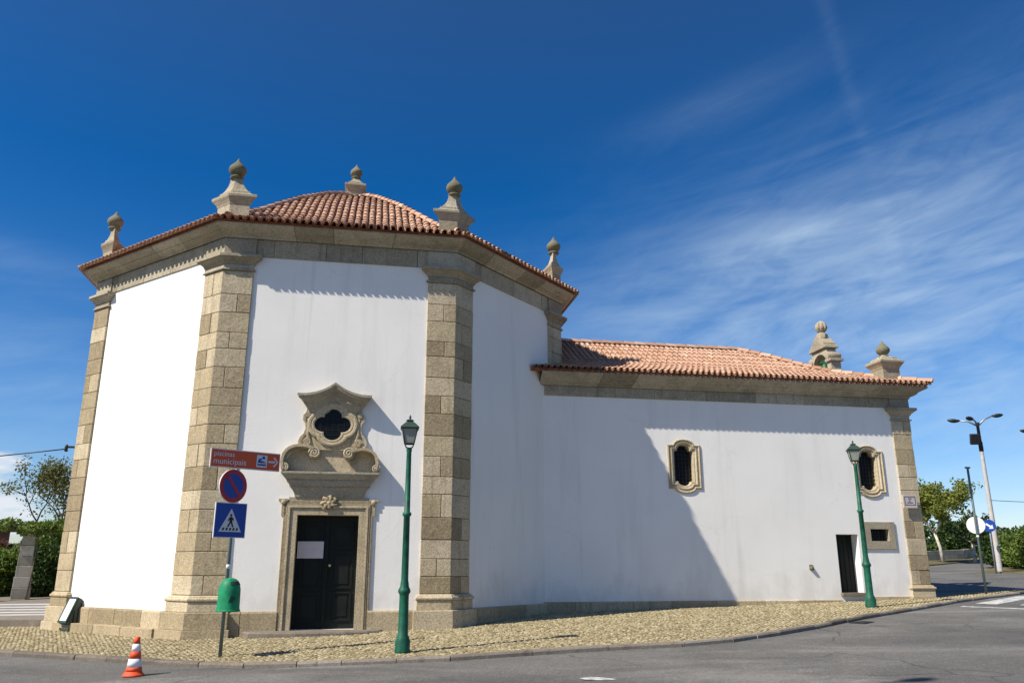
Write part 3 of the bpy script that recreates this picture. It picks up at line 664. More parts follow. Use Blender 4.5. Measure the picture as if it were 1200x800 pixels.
# portal ------------------------------------------------------------
VW = -6.423
po = MB()
def ringband(mb, inn, out, v0, v1, sh=None):         # jamb band: polyline inside/outside (u,z)
    rows = [[(u, VW, z) for u, z in out], [(u, v1, z) for u, z in out], [(u, v1, z) for u, z in inn], [(u, v0, z) for u, z in inn]]
    mb.loft(rows, closed=False, sh=sh)
q = lambda h, z: [(-h, .18), (-h, z), (h, z), (h, .18)]
ringband(po, q(.66, 2.68), q(.79, 2.81), -6.10, -6.50)
ringband(po, q(.79, 2.81), q(.815, 2.835), -6.45, -6.53); ringband(po, q(.815, 2.835), q(.86, 2.88), -6.45, -6.555); ringband(po, q(.86, 2.88), q(.90, 2.92), -6.45, -6.53)
ringband(po, q(.90, 2.92), q(.95, 2.99), -6.45, -6.51)
for sg in (-1, 1):      # ears with small scrolls
    po.box((sg * .95, -6.465, 2.83), (.11, .09, .34), .5); po.box((sg * .975, -6.48, 3.0), (.2, .12, .05), .6)
    po.lathe([(.001, -.06), (.055, -.06), (.06, 0), (.03, .03), (.001, .035)], 14, (sg * .965, -6.54, 2.955), .7, True, 0, Matrix.Rotation(R(90), 3, 'X'))
    po.box((sg * .93, -6.455, 1.55), (.05, .07, 2.2), .45)
ptl = po.build('portal', M['stone'], ch, .006)
rect = lambda h, v, z: [(-h, VW + .02, z), (-h, v, z), (h, v, z), (h, VW + .02, z)]
mb = MB()
mb.loft([rect(.86, -6.50, 2.99), rect(.86, -6.50, 3.06)], sh=.5)
mb.loft([rect(a, v, z) for a, v, z in ((.74, -6.54, 3.06), (.75, -6.545, 3.10), (.77, -6.56, 3.16), (.81, -6.60, 3.23), (.85, -6.65, 3.28))], sh=.35)
mb.loft([rect(a, v, z) for a, v, z in ((.87, -6.67, 3.285), (.87, -6.67, 3.33), (.90, -6.70, 3.37), (.93, -6.73, 3.385), (.93, -6.73, 3.43))], sh=.45)
mb.loft([rect(a, v, z) for a, v, z in ((.95, -6.75, 3.435), (.98, -6.80, 3.48), (1.02, -6.85, 3.52), (1.04, -6.87, 3.55), (1.06, -6.89, 3.555), (1.06, -6.89, 3.60))], sh=.55)
mb.build('portal_cornice', M['weathered'], ptl, .004)
def band(mb, curve, th, v0, v1, sh=None):       # thick curved canopy: curve (u,z) lower edge, th upwards normal
    C_ = [Vector(p) for p in curve]; up = []
    for i in range(len(C_)):
        d = (C_[min(i + 1, len(C_) - 1)] - C_[max(i - 1, 0)]).normalized(); up.append(C_[i] + Vector((-d.y, d.x)) * th)
    rows = []
    for a, b in zip(C_, up): rows.append([(a.x, v0, a.y), (a.x, v1, a.y), (b.x, v1, b.y), (b.x, v0, b.y)])
    mb.loft(rows, sh=sh)
def bez(P, n=14):
    out = []
    for i in range(n + 1):
        t = i / n; Q = [Vector(p) for p in P]
        while len(Q) > 1: Q = [a * (1 - t) + b * t for a, b in zip(Q, Q[1:])]
        out.append(tuple(Q[0]))
    return out
def volute(mb, u, z, r, v, sg=1, depth=.42):
    mb.lathe([(.001, 0), (r, 0), (r, depth), (.001, depth)], 18, (u, v + depth, z), .5, True, 0, Matrix.Rotation(R(90), 3, 'X'))
    sp = [(u + sg * r * (1 - t / 15) * math.cos(t), v - .012, z + r * (1 - t / 15) * math.sin(t)) for t in [i * .45 for i in range(31)]]
    mb.tube(sp, [r * .17] * len(sp), 6, .9)
mb = MB()
for sg in (-1, 1):
    cv = bez([(1.0, 3.64), (1.12, 4.06), (.82, 4.24), (.40, 4.08)] if sg > 0 else [(-.40, 4.08), (-.82, 4.24), (-1.12, 4.06), (-1.0, 3.64)])
    cv = cv[::-1] if sg > 0 else cv[::-1]
    cv = [(u, z) for u, z in cv]
    if sg > 0: cv = cv[::-1]; band(mb, cv, .06, VW, -6.92, .6); band(mb, [(u * .985, z - .03) for u, z in cv], .045, VW, -6.84, .4)
    else: band(mb, [(u, z) for u, z in cv], -.05, VW, -6.86, .5) if False else band(mb, cv, .06, VW, -6.92, .6); 
    if sg < 0: band(mb, [(u * .985, z - .03) for u, z in cv], .045, VW, -6.84, .4)
    volute(mb, sg * .37, 4.01, .125, -6.88, sg); volute(mb, sg * .985, 3.69, .09, -6.88, sg)
tym = [(-.98, 3.60), (.98, 3.60), (1.0, 3.85), (.85, 4.05), (.6, 4.12), (.3, 4.1), (-.3, 4.1), (-.6, 4.12), (-.85, 4.05), (-1.0, 3.85)]
mb.loft([[(u, v, z) for u, z in tym] for v in (VW + .02, -6.445)], sh=.85)
mb.build('scroll_pediment', M['stone'], ptl)
mb = MB()       # rosette over the lintel
for k in range(7):
    a = k * 6.2832 / 7 + .3
    mb.tube([(0, -6.57, 2.94), (.10 * math.cos(a), -6.615, 2.94 + .09 * math.sin(a)), (.17 * math.cos(a + .25), -6.60, 2.94 + .15 * math.sin(a + .25)), (.15 * math.cos(a + .6), -6.56, 2.94 + .14 * math.sin(a + .6))], [.05, .04, .032, .015], 7)
mb.lathe([(.001, .09), (.045, .08), (.06, .04), (.06, 0)], 14, (0, -6.56, 2.94), .8, True, 0, Matrix.Rotation(R(90), 3, 'X'))
mb.box((0, -6.52, 2.94), (.3, .06, .26), .4)
mb.build('rosette', M['stone'], ptl)
# upper panel with the quatrefoil
mb = MB(); half = [(.62, 4.10), (.72, 4.16), (.76, 4.27), (.72, 4.38), (.645, 4.46), (.61, 4.58), (.63, 4.70), (.68, 4.76), (.68, 4.86), (.62, 4.94), (.60, 5.04), (.54, 5.12), (.3, 5.2)]
pan = half + [(-u, z) for u, z in half[::-1]]
mb.loft([[(u, v, z) for u, z in pan] for v in (VW + .02, -6.525)], sh=.6)
ins = [(u * .9, 4.1 + (z - 4.1) * .94 + .02) for u, z in pan]
rim = []
mb.loft([[(u, v, z) for u, z in pan] for v in (-6.525, -6.55)] + [[(u, v, z) for u, z in ins] for v in (-6.55, -6.528)], caps=False, sh=.75)
for sg in (-1, 1):
    volute(mb, sg * .56, 4.26, .085, -6.57, sg, .06); volute(mb, sg * .58, 4.88, .06, -6.57, sg, .06)
    mb.tube([(sg * .5, -6.55, 4.3), (sg * .56, -6.56, 4.45), (sg * .53, -6.56, 4.62), (sg * .57, -6.55, 4.8)], [.03, .035, .03, .015], 7, .5)
mb.build('panel', M['stone'], ptl, .005)
mb = MB(); N_ = 64; QC = (-.02, 4.67)
def quat(r0, amp, k): 
    t = 6.2832 * k / N_; m_ = abs(math.cos(2 * t)) ** .8; r = r0 * (1 - amp + amp * m_); return QC[0] + r * math.cos(t) * 1.06, QC[1] + r * math.sin(t) * .93
prof = [(.53, .14, -6.52), (.53, .14, -6.60), (.50, .15, -6.625), (.46, .18, -6.62), (.44, .22, -6.60), (.42, .27, -6.615), (.385, .33, -6.60), (.375, .34, -6.535)]
mb.loft([[(quat(r, a, k)[0], v, quat(r, a, k)[1]) for k in range(N_)] for r, a, v in prof], caps=False, sh=.7, smooth=False)
qo = mb.build('quatrefoil_window', M['stone'], ptl)
mb = MB(); mb.add([(quat(.39, .33, k)[0], -6.54, quat(.39, .33, k)[1]) for k in range(N_)], [tuple(range(N_))], .5); mb.build('pane', M['pane'], qo)
mb = MB()
for k in range(-3, 4): mb.box((QC[0] + k * .13, -6.55, QC[1]), (.007, .01, .5), .5); mb.box((QC[0], -6.552, QC[1] + k * .12), (.55, .01, .007), .5)
mb.build('lattice', M['iron'], qo)
# hood
mb = MB()
hc = bez([(-.82, 5.33), (-.5, 5.31), (-.22, 5.42), (0, 5.60)], 12); hc = hc + [(-u, z) for u, z in hc[-2::-1]]
def hrow(k, v, dz, flat=0): return [(u * k, v, z * (1 - flat) + flat * 5.33 + dz) for u, z in hc]
rows = [hrow(1, VW + .02, .0), hrow(1, -6.98, 0), hrow(1, -6.98, -.055), hrow(.97, -6.95, -.06), hrow(.965, -6.94, -.10), hrow(.92, -6.89, -.125), hrow(.86, -6.82, -.16), hrow(.80, -6.75, -.2), hrow(.79, -6.74, -.245), hrow(.73, -6.68, -.28), hrow(.66, -6.62, -.33), hrow(.60, -6.57, -.40), hrow(.58, -6.56, -.47), hrow(.56, -6.555, -.50), hrow(.56, VW + .02, -.5)]
mb.loft(rows, closed=False, sh=.4)
for idx in (0, len(hc) - 1): mb.add([r[idx] for r in rows], [tuple(range(len(rows)))], .4)
mb.build('hood', M['weathered'], ptl)
SY = .52; ptl.scale.y = SY; ptl.location.y = -6.49 + SY * 6.423
# door, leaves, notice
dr = MB(); dr.box((0, -6.03, 1.5), (1.4, .06, 2.5), .5); do = dr.build('door', M['door'], ch)
for sg in (-1, 1):
    mb = MB(); uc = sg * .333
    mb.box((uc, -6.10, 1.49), (.655, .06, 2.37), .5)
    for z0, z1 in ((.48, 1.05), (1.15, 1.92), (2.02, 2.52)):
        for du in (-.22, .22): mb.box((uc + du, -6.14, (z0 + z1) / 2), (.035, .03, z1 - z0), .5)
        for z in (z0, z1): mb.box((uc, -6.141, z), (.475, .03, .035), .5)
        mb.box((uc, -6.133, (z0 + z1) / 2), (.3, .02, z1 - z0 - .16), .6)
    if sg < 0: mb.box((-.005, -6.145, 1.49), (.06, .05, 2.36), .4)
    mb.build('door_leaf', M['door'], do, .004)
mb = MB(); mb.lathe([(.012, 0), (.012, .03), (.03, .045), (.035, .065), (.02, .08), (.001, .082)], 12, (.075, -6.14, 1.62), .5, True, 0, Matrix.Rotation(R(90), 3, 'X')); mb.build('door_knob', M['brass'], do)
mb = MB(); mb.box((-.355, -6.172, 1.95), (.56, .008, .36), .5); mb.build('notice', M['paper'], do)
# doorstep slab with rounded front
mb = MB()
def step(s, top, bot):
    c = [(-1.55 * s, -6.36), (-1.6 * s, -6.62), (-1.45 * s, -6.86), (-1.05 * s, -7.0), (-.5 * s, -7.08), (.5 * s, -7.08), (.95 * s, -6.98), (1.2 * s, -6.8), (1.28 * s, -6.6), (1.28 * s, -6.36)]
    mb.loft([[(u, v, bot) for u, v in c], [(u, v, top - .03) for u, v in c], [(u * .985, v + .015, top) for u, v in c]])
step(1, .305, -.1); mb.build('doorstep', M['kerb'], ch)
# low stone bench course along the left face
d0 = (Vector(OCT[0]) - Vector(OCT[1])).normalized(); nn = Vector((d0.y, -d0.x)) * -1
mb = MB(); A0 = Vector(OCT[1]) + d0 * .9; t_ = 0; nout = Vector((-.7071, -.7071)) if True else nn
for L in (1.2, 1.1, 1.25, .55):
    p, q2 = A0 + d0 * (t_ + .006), A0 + d0 * (t_ + L - .006); mb.prism([tuple(p - nout * .1), tuple(q2 - nout * .1), tuple(q2 + nout * .2), tuple(p + nout * .2)], -.2, .335 + random.uniform(-.01, .01)); t_ += L
mb.build('base_course', M['stone'], ch, .01)
# cartouche windows
def outline(hw, z0, z1, lw, lt, lb, n=8):
    """ccw: bottom lobe, right side, top lobe, left side"""
    pts = []
    pts += [(-hw, z0), (-lw, z0)] + [(-lw * math.cos(math.pi * i / n), z0 - lb * math.sin(math.pi * i / n)) for i in range(1, n)] + [(lw, z0), (hw, z0)]
    pts += [(hw, z0 + (z1 - z0) * .33), (hw, z0 + (z1 - z0) * .66)]
    pts += [(hw, z1), (lw, z1)] + [(lw * math.cos(math.pi * i / n), z1 + lt * math.sin(math.pi * i / n)) for i in range(1, n)] + [(-lw, z1), (-hw, z1)]
    pts += [(-hw, z0 + (z1 - z0) * .66), (-hw, z0 + (z1 - z0) * .33)]
    return pts
VN = WN[0][1]
for wu, wz in WINS:
    O = outline(.485, 3.65, 4.87, .31, .16, .13); I = outline(.275, 3.86, 4.70, .19, .17, .12)
    mixo = lambda k, v: [(wu + a[0] * (1 - k) + b[0] * k, v, wz + a[1] * (1 - k) + b[1] * k) for a, b in zip(O, I)]
    mb = MB(); mb.loft([mixo(*r) for r in ((0, VN + .02), (0, VN - .02), (.14, VN - .04), (.22, VN - .036), (.27, VN - .012), (.50, VN - .008), (.54, VN - .026), (.64, VN - .024), (.70, VN + .004), (.95, VN + .012), (1, VN + .03), (1, VN + .26))], caps=False, sh=.75)
    w_ = mb.build('window', M['stone'], ch)
    mb = MB(); mb.box((wu, VN + .25, 4.28 + wz), (.7, .02, 1.4), .5); mb.build('pane', M['pane'], w_)
    mb = MB()
    for k in range(-2, 3): mb.box((wu + k * .1, VN + .16, 4.28 + wz), (.016, .016, 1.3), .5)
    for k in range(-5, 6): mb.box((wu, VN + .163, 4.28 + wz + k * .11), (.62, .012, .016), .5)
    mb.build('grille', M['iron'], w_)
# small barred window
mb = MB(); r4 = lambda u0_, u1, z0, z1, v: [(u0_, v, z0), (u1, v, z0), (u1, v, z1), (u0_, v, z1)]
mb.loft([r4(14.65, 15.67, 2.06, 2.82, VN + .02), r4(14.65, 15.67, 2.06, 2.82, VN - .035), r4(14.66, 15.66, 2.07, 2.81, VN - .04), r4(14.90, 15.47, 2.29, 2.62, VN - .04), r4(14.90, 15.47, 2.29, 2.62, VN + .22)], caps=False, sh=.35)
w_ = mb.build('barred_window', M['weathered'], ch)
mb = MB(); mb.box((15.17, VN + .215, 2.45), (.7, .02, .46), .5); mb.build('pane', M['pane'], w_)
mb = MB()
for k in range(6): mb.box((14.95 + k * .095, VN + .1, 2.455), (.018, .018, .33), .5)
for z in (2.37, 2.46, 2.54): mb.box((15.185, VN + .1, z), (.57, .014, .014), .5)
mb.build('grille', M['iron'], w_)
# plain side door
mb = MB(); mb.box((14.17, VN + .36, 1.68), (.72, .04, 1.62), .5); sd_o = mb.build('side_door', M['door'], ch)
mb = MB()
for k in range(1, 5): mb.box((13.83 + k * .136, VN + .334, 1.68), (.012, .012, 1.56), .4)
mb.build('door_boards', M['door'], sd_o)
mb = MB(); mb.box((14.17, VN + .12, .86), (.74, .5, .08), .5); mb.build('threshold', M['kerb'], sd_o, .006)
# vent spout on the nave wall
mb = MB(); mb.lathe([(.001, .09), (.03, .09), (.05, .07), (.062, .03), (.065, 0)], 14, (12.99, VN, 1.56), .1, True, 0, Matrix.Rotation(R(112), 3, 'X')); mb.box((12.98, VN - .005, 1.58), (.10, .02, .13), .7)
mb.build('spout', M['mossy'], ch)
# street plaque on the corner pilaster; its lettering is worn to faint marks
mb = MB(); mb.box((16.17, -3.87, 3.39), (.44, .04, .37), .5); pq = mb.build('plaque', M['marble'], ch, .004)
mb = MB()
for du in (-.165, .165): mb.box((16.17 + du, -3.893, 3.415), (.008, .008, .235), .5)
for z in (3.30, 3.53): mb.box((16.17, -3.893, z), (.335, .008, .010), .5)
for u_, z, w_ in ((16.17, 3.475, .11), (16.16, 3.415, .06), (16.17, 3.36, .18)): mb.box((u_, -3.892, z), (w_, .006, .02), .5)
mb.build('plaque_mark', M['iron'], pq)
# cable bracket on the far left pilaster
bk = Vector(OCT[0]) + Vector((-.12, .06)); mb = MB(); mb.box((bk.x, bk.y, 4.55), (.22, .05, .05), .5); mb.lathe([(.02, -.12), (.05, -.1), (.03, -.05), (.05, -.02), (.03, .06)], 10, (bk.x - .1, bk.y, 4.55)); mb.build('cable_bracket', M['iron'], ch)

# ------------------------------------------------------------ street lamps
def street_lamp(label):
    t = thing('street_lamp', label, 'street lamp', group='green lantern posts on the cobbled pavement')
    mb = MB(); mb.lathe([(.135, -.05), (.135, .02), (.125, .05), (.13, .17), (.11, .21), (.105, .24), (.086, .27), (.08, .9), (.085, .93), (.105, .96), (.108, .985), (.10, 1.01), (.078, 1.05), (.07, 1.12), (.062, 1.16), (.055, 2.24), (.075, 2.255), (.08, 2.28), (.075, 2.305), (.052, 2.32), (.043, 3.38), (.05, 3.40), (.05, 3.44), (.02, 3.46)], 20)
    mb.build('pole', M['green_paint'], t)
    mb = MB()
    for a in range(4):
        c, s = math.cos(a * 1.5708 + .785), math.sin(a * 1.5708 + .785)
        mb.tube([(.02 * c, .02 * s, 3.44), (.10 * c, .10 * s, 3.47), (.135 * c, .135 * s, 3.53)], .009, 6)
        mb.tube([(.135 * c, .135 * s, 3.53), (.225 * c, .225 * s, 3.795)], .013, 6)
    sq = lambda h, z: [(h, h, z), (-h, h, z), (-h, -h, z), (h, -h, z)]
    mb.loft([sq(.105, 3.52), sq(.105, 3.54), sq(.098, 3.545), sq(.098, 3.52)], sh=.5); mb.loft([sq(.175, 3.785), sq(.178, 3.81), sq(.16, 3.815), sq(.16, 3.785)], sh=.5)
    lf = mb.build('lantern_frame', M['dark_green'], t)
    mb = MB(); mb.loft([sq(.092, 3.535), sq(.153, 3.79)], sh=.5); mb.build('lantern_glass', M['lamp_glass'], t)
    mb = MB(); mb.loft([sq(.19, 3.80), sq(.195, 3.815), sq(.15, 3.86), sq(.085, 3.915), (sq(.065, 3.92)), sq(.065, 3.945), sq(.08, 3.95), sq(.03, 3.975)], sh=.5); mb.lathe([(.03, 3.97), (.018, 3.99), (.028, 4.01), (.02, 4.03), (.004, 4.06)], 10); mb.build('lantern_roof', M['dark_green'], t)
    return t
l1 = street_lamp('green lantern post on the kerb in front of the octagonal wall, right of the door'); l1.location = (-1.86, 14.60, G(-1.86, 14.6)); l1.rotation_euler[2] = R(8)
for c_ in l1.children:
    if c_.name.startswith('lantern'): c_.scale = (.86, .86, 1)
l2 = copy_tree(l1); l2['label'] = 'green lantern post in front of the nave wall, beside the small dark doorway'; l2.location = (9.0, 21.28, G(9, 21.28)); l2.rotation_euler[2] = R(-14); l2.scale = (1.04, 1.04, 1.03)

# ------------------------------------------------------------ sign post, bin, cone, floodlight
PX, PY = -4.95, 14.62; PZ = G(PX, PY)
sp = thing('sign_post', 'grey post with a brown arrow sign, a no parking disc and a blue crossing sign', 'sign post', (PX, PY, PZ))
mb = MB(); mb.lathe([(.032, -.1), (.032, 3.46), (.02, 3.47)], 12); mb.lathe([(.034, 1.42), (.034, 1.49)], 12, mi=1); mb.build('pole', [M['pole_grey'], M['white']], sp)
def frame(name, yaw, z, off=.045):       # board frame: local x along the board, -y faces the viewer
    o = bpy.data.objects.new(name, None); return o
def board(name, mb, m, dirdeg, z, along=0, off=.05):
    o = mb.build(name, m, sp); a = R(90 - dirdeg); o.rotation_euler = (0, 0, a)
    o.location = (math.cos(a) * along + math.sin(a) * off, math.sin(a) * along - math.cos(a) * off, z); return o
def disc(mb, r, y0, y1, n=40, sh=.5, mi=0): mb.lathe([(.001, 0), (r, 0), (r, y0 - y1), (.001, y0 - y1)], n, (0, y0, 0), sh, False, mi, Matrix.Rotation(R(90), 3, 'X'))
# brown direction board: frame, face, writing, swimmer pictogram, arrow
mb = MB(); mb.box((0, 0, 0), (1.30, .03, .33), .5); ab = board('direction_sign', mb, M['sign_grey'], 49, 3.31, .13)
mb = MB(); mb.box((0, -.017, 0), (1.27, .008, .295), .5); mb.build('sign_face', M['brown_sign'], ab)
tx = M['sign_grey']
text_mesh('lettering', 'piscinas', .125, tx, ab, (-.60, -.023, .075), (R(90), 0, 0), .002)
text_mesh('lettering', 'municipais', .145, tx, ab, (-.60, -.023, -.055), (R(90), 0, 0), .002)
mb = MB(); mb.box((.315, -.022, 0), (.2, .006, .22), .5); pc = mb.build('pictogram', M['sign_grey'], ab); pc.location.x = -.02
mb = MB(); mb.lathe([(.001, 0), (.027, 0), (.027, .004), (.001, .004)], 14, (.345, -.025, .065), .5, False, 0, Matrix.Rotation(R(90), 3, 'X'))
P2 = lambda pts, y=-.027: mb.loft([[(x, y + .002, z) for x, z in pts], [(x, y - .002, z) for x, z in pts]], sh=.5)
P2([(.235, -.03), (.25, .035), (.30, .055), (.315, .03), (.275, .015), (.37, -.01), (.39, -.03)]); P2([(.235, -.045), (.27, -.055), (.315, -.045), (.36, -.055), (.395, -.045), (.395, -.075), (.36, -.085), (.315, -.075), (.27, -.085), (.235, -.075)])
mb.build('swimmer', M['blue_sign'], pc)
mb = MB(); P3 = lambda pts: mb.loft([[(x, -.0215, z) for x, z in pts], [(x, -.0245, z) for x, z in pts]], sh=.5)
P3([(.45, -.016), (.58, -.016), (.58, .016), (.45, .016)]); P3([(.545, .075), (.615, 0), (.64, 0), (.575, .09)]); P3([(.545, -.075), (.575, -.09), (.64, 0), (.615, 0)])
mb.build('arrow', tx, ab).location.x = -.03
# no parking disc
mb = MB(); disc(mb, .295, 0, -.025); db = board('no_parking_sign', mb, M['sign_grey'], 33, 2.83, -.10)
mb = MB(); disc(mb, .288, -.0255, -.029); mb.build('sign_face', M['red_sign'], db)
mb = MB(); disc(mb, .215, -.0295, -.032); mb.build('blue_field', M['blue_sign'], db)
mb = MB(); mb.box((0, -.0345, 0), (.05, .004, .44), .5, Matrix.Rotation(R(-40), 3, 'Y')); mb.build('red_bar', M['red_sign'], db)
# crossing sign
mb = MB(); mb.box((0, 0, 0), (.60, .028, .60), .5); cb = board('crossing_sign', mb, M['sign_grey'], 42, 2.24, -.07)
mb = MB(); mb.box((0, -.016, 0), (.575, .006, .575), .5); mb.build('sign_face', M['blue_sign'], cb)
mb = MB(); T3 = [(-.215, -.20), (.215, -.20), (0, .20)]; mb.loft([[(x, -.0195, z) for x, z in T3], [(x, -.0225, z) for x, z in T3]], sh=.5); tri = mb.build('white_triangle', M['sign_grey'], cb)
mb = MB(); Q = lambda pts: mb.loft([[(x, -.0235, z) for x, z in pts], [(x, -.026, z) for x, z in pts]], sh=.5)
mb.lathe([(.001, 0), (.021, 0), (.021, .003), (.001, .003)], 12, (.0, -.0235, .085), .5, False, 0, Matrix.Rotation(R(90), 3, 'X'))
Q([(-.022, .055), (.028, .06), (.03, -.03), (-.022, -.03)]); Q([(-.02, -.03), (.012, -.03), (-.035, -.12), (-.062, -.115)]); Q([(.0, -.03), (.03, -.03), (.06, -.115), (.035, -.12)]); Q([(-.02, .05), (-.06, .0), (-.05, -.015), (-.01, .02)]); Q([(.025, .05), (.06, .01), (.05, -.01), (.02, .02)])
for k in range(5): x = -.13 + k * .065; Q([(x - .025, -.175), (x + .012, -.175), (x + .022, -.13), (x - .01, -.13)])
mb.build('pedestrian', M['sign_black'], tri)
# litter bin strapped to the post
lb = thing('litter_bin', 'green domed plastic litter bin strapped to the sign post', 'litter bin', (PX + .13, PY - .2, PZ + .72))
prof = [(r * .93, z) for r, z in ((.17, 0), (.205, 0), (.21, .015), (.205, .04), (.20, .06), (.195, .34), (.19, .38), (.175, .44), (.145, .495), (.10, .53), (.05, .548), (.002, .552))]
mb = MB(); mb.lathe(prof, 28); mb.build('body', M['bin_green'], lb)
mb = MB(); mb.lathe([(.197, .0), (.203, .01), (.197, .03)], 28, (0, 0, 0)); mb.build('rim', M['bin_green'], lb)
mb = MB(); rw = []
for r, z in ((.171, .435), (.155, .463), (.138, .490), (.115, .512)): rw.append([(r * math.cos(a), r * math.sin(a), z) for a in [R(-70) + i * R(7) for i in range(15)]])
mb.loft(rw, closed=False, sh=.5); mb.build('opening', M['bin_dark'], lb)
mb = MB(); mb.box((.10, -.152, .2), (.08, .012, .11), .5, Matrix.Rotation(R(34), 3, 'Z') @ Matrix.Rotation(R(20), 3, 'Y')); mb.build('emblem', M['green_paint'], lb)
mb = MB(); mb.box((-.09, .17, .2), (.12, .14, .05), .5); mb.build('bracket', M['pole_grey'], lb)
# traffic cone
CX, CY = -5.72, 13.1
tc_ = thing('traffic_cone', 'orange and white striped traffic cone on the asphalt', 'traffic cone', (CX, CY, G(CX, CY) - .077))
mb = MB(); mb.lathe([(.155, 0), (.16, .01), (.155, .028), (.138, .04), (.122, .06), (.118, .07)], 24); mb.build('base', M['orange'], tc_)
mb = MB(); cr = lambda z: .118 - (z - .07) * .165
zs = [.07, .13, .25, .355, .46, .555]
for k in range(5): mb.lathe([(cr(zs[k]) - .0005 * k, zs[k]), (cr(zs[k + 1]), zs[k + 1])] + ([(cr(zs[5]) - .012, .56)] if k == 4 else []), 24, mi=k % 2)
mb.build('cone_body', [M['orange'], M['white']], tc_)
# floodlight standing on the cobbles
fx, fy = -10.35, 19.95
FLS = .86
fl = thing('floodlight', 'grey box floodlight with bright glass, tilted up beside the left corner pilaster', 'floodlight', (fx, fy, G(fx, fy)), R(-36)); fl.scale = (FLS, FLS, 1.0)
rt = Matrix.Rotation(R(-20), 3, 'X') 
mb = MB(); HS = [(.26, -.10), (.26, .05), (.18, .13), (-.18, .13), (-.26, .05), (-.26, -.10)]
tl = Matrix.Rotation(R(-24), 3, 'X'); fc = Vector((0, 0, .42))
bx_ = lambda c, d, sh=.5: mb.box(fc + tl @ Vector(c), d, sh, tl)
bx_((0, 0, 0), (.44, .12, .62)); bx_((0, .07, 0), (.32, .06, .48)); 
for k in range(7): bx_((-.15 + k * .05, .10, 0), (.012, .03, .44))
bx_((0, -.09, .285), (.46, .03, .05)); bx_((0, -.09, -.285), (.46, .03, .05)); bx_((.205, -.09, 0), (.05, .03, .52)); bx_((-.205, -.09, 0), (.05, .03, .52))
mb.build('housing', M['dark_green'], fl, .012)
mb = MB(); bx_((0, -.087, 0), (.36, .012, .52)); mb.build('glass', M['flood_glass'], fl)
mb = MB(); mb.box((0, .02, .03), (.5, .3, .05), .5)
for s_ in (-1, 1): mb.box((s_ * .245, .02, .23), (.02, .07, .42), .5)
mb.build('bracket', M['dark_green'], fl)
# gully cover in the gutter
gx, gy = 7.55, 18.35; go = thing('drain_cover', 'iron drain cover set in the asphalt by the kerb', 'drain cover', (gx, gy, G(gx, gy) - .078), R(45))
mb = MB(); mb.box((0, 0, -.012), (.62, .34, .04), .5); mb.build('frame', M['iron'], go)
mb = MB(); [mb.box((-.25 + k * .07, 0, .01), (.03, .26, .014), .5) for k in range(8)]; mb.build('grate', M['black'], go)

# ------------------------------------------------------------ right side: masts and road signs
def mast(label, arms, loc, h, rz, flood=True, name='mast_light'):
    t = thing(name, label, 'lamp mast', loc, rz)
    mb = MB(); mb.lathe([(.125, -.1), (.12, .1), (.095, h * .55), (.08, h * .80), (.075, h * .81)], 14); mb.build('column', M['concrete'], t)
    mb = MB(); mb.lathe([(.10, h * .80), (.10, h * .86), (.075, h * .87), (.07, h * .98), (.09, h)], 12); mb.build('sleeve', M['black'], t)
    for a, L, lift in arms:
        c, s = math.cos(R(a)), math.sin(R(a)); d = Vector((c, s, 0))
        mb = MB(); mb.tube([d * .03 + Vector((0, 0, h - .15)), d * L * .5 + Vector((0, 0, h + lift * .5)), d * L + Vector((0, 0, h + lift))], [.05, .04, .035], 8); ar = mb.build('arm', M['steel'], t)
        mb = MB(); rows = []
        for q, w, tk, dn in ((0, .05, .05, 0), (.10, .10, .08, .02), (.24, .14, .11, .03), (.38, .13, .10, .03), (.48, .08, .06, .02), (.53, .03, .03, .01)):
            o = d * (L + q) + Vector((0, 0, h + lift + q * .12)); sd2 = Vector((-s, c, 0))
            rows.append([o + sd2 * (w * math.cos(k)) + Vector((0, 0, tk * math.sin(k) * (1 if math.sin(k) > 0 else .8) - dn)) for k in [i * .628 for i in range(10)]])
        mb.loft(rows, sh=.5, smooth=True); mb.build('lamp_head', M['black'], ar)
    if flood:
        mb = MB(); mb.box((-.28, -.22, h * .88), (.42, .2, .5), .5, Matrix.Rotation(R(20), 3, 'X')); mb.box((-.1, -.08, h * .87), (.25, .1, .08), .5); f_ = mb.build('floodlight', M['black'], t, .02)
        mb = MB(); mb.box((-.28, -.325, h * .885), (.28, .02, .14), .5, Matrix.Rotation(R(20), 3, 'X')); mb.build('glass', M['flood_glass'], f_)
    return t
mx, my = 22.5, 38.7
mast('pale concrete lamp mast with three dark lamp heads and a floodlight, beside the hedge', [(175, .75, .12), (10, .75, .32), (225, .35, .12)], (mx, my, G(mx, my) - .05), 6.95, R(-12))
m2x, m2y = 27.55, 41.2
mast('lamp mast at the right edge, only one lamp head reaching into the picture', [(190, .9, .15), (20, .9, .3)], (m2x, m2y, G(m2x, m2y) - .05), 6.6, R(-12), False)
mast('tall lamp mast whose head throws a dark shadow on the road', [(0, .8, .1)], (-5.15, 4.85, G(-5.15, 4.85) - .1), 12.0, R(20), False)
px, py = 13.92, 24.82
r1 = thing('road_sign', 'white back of a round road sign on a tall post at the pavement tip', 'road sign', (px, py, G(px, py) - .02))
mb = MB(); mb.lathe([(.035, -.1), (.033, 3.7), (.02, 3.71)], 10); mb.box((0, 0, 3.69), (.16, .06, .05), .5, Matrix.Rotation(R(20), 3, 'Z')); mb.lathe([(.037, 1.62), (.037, 1.68)], 10, mi=1); mb.build('pole', [M['pole_grey'], M['white']], r1)
mb = MB(); disc(mb, .25, .012, -.012, 32); o = mb.build('sign_disc', M['white'], r1); o.location = (.02, .055, 1.98); o.rotation_euler = (0, 0, R(-22))
bx2, by2 = 21.9, 38.0
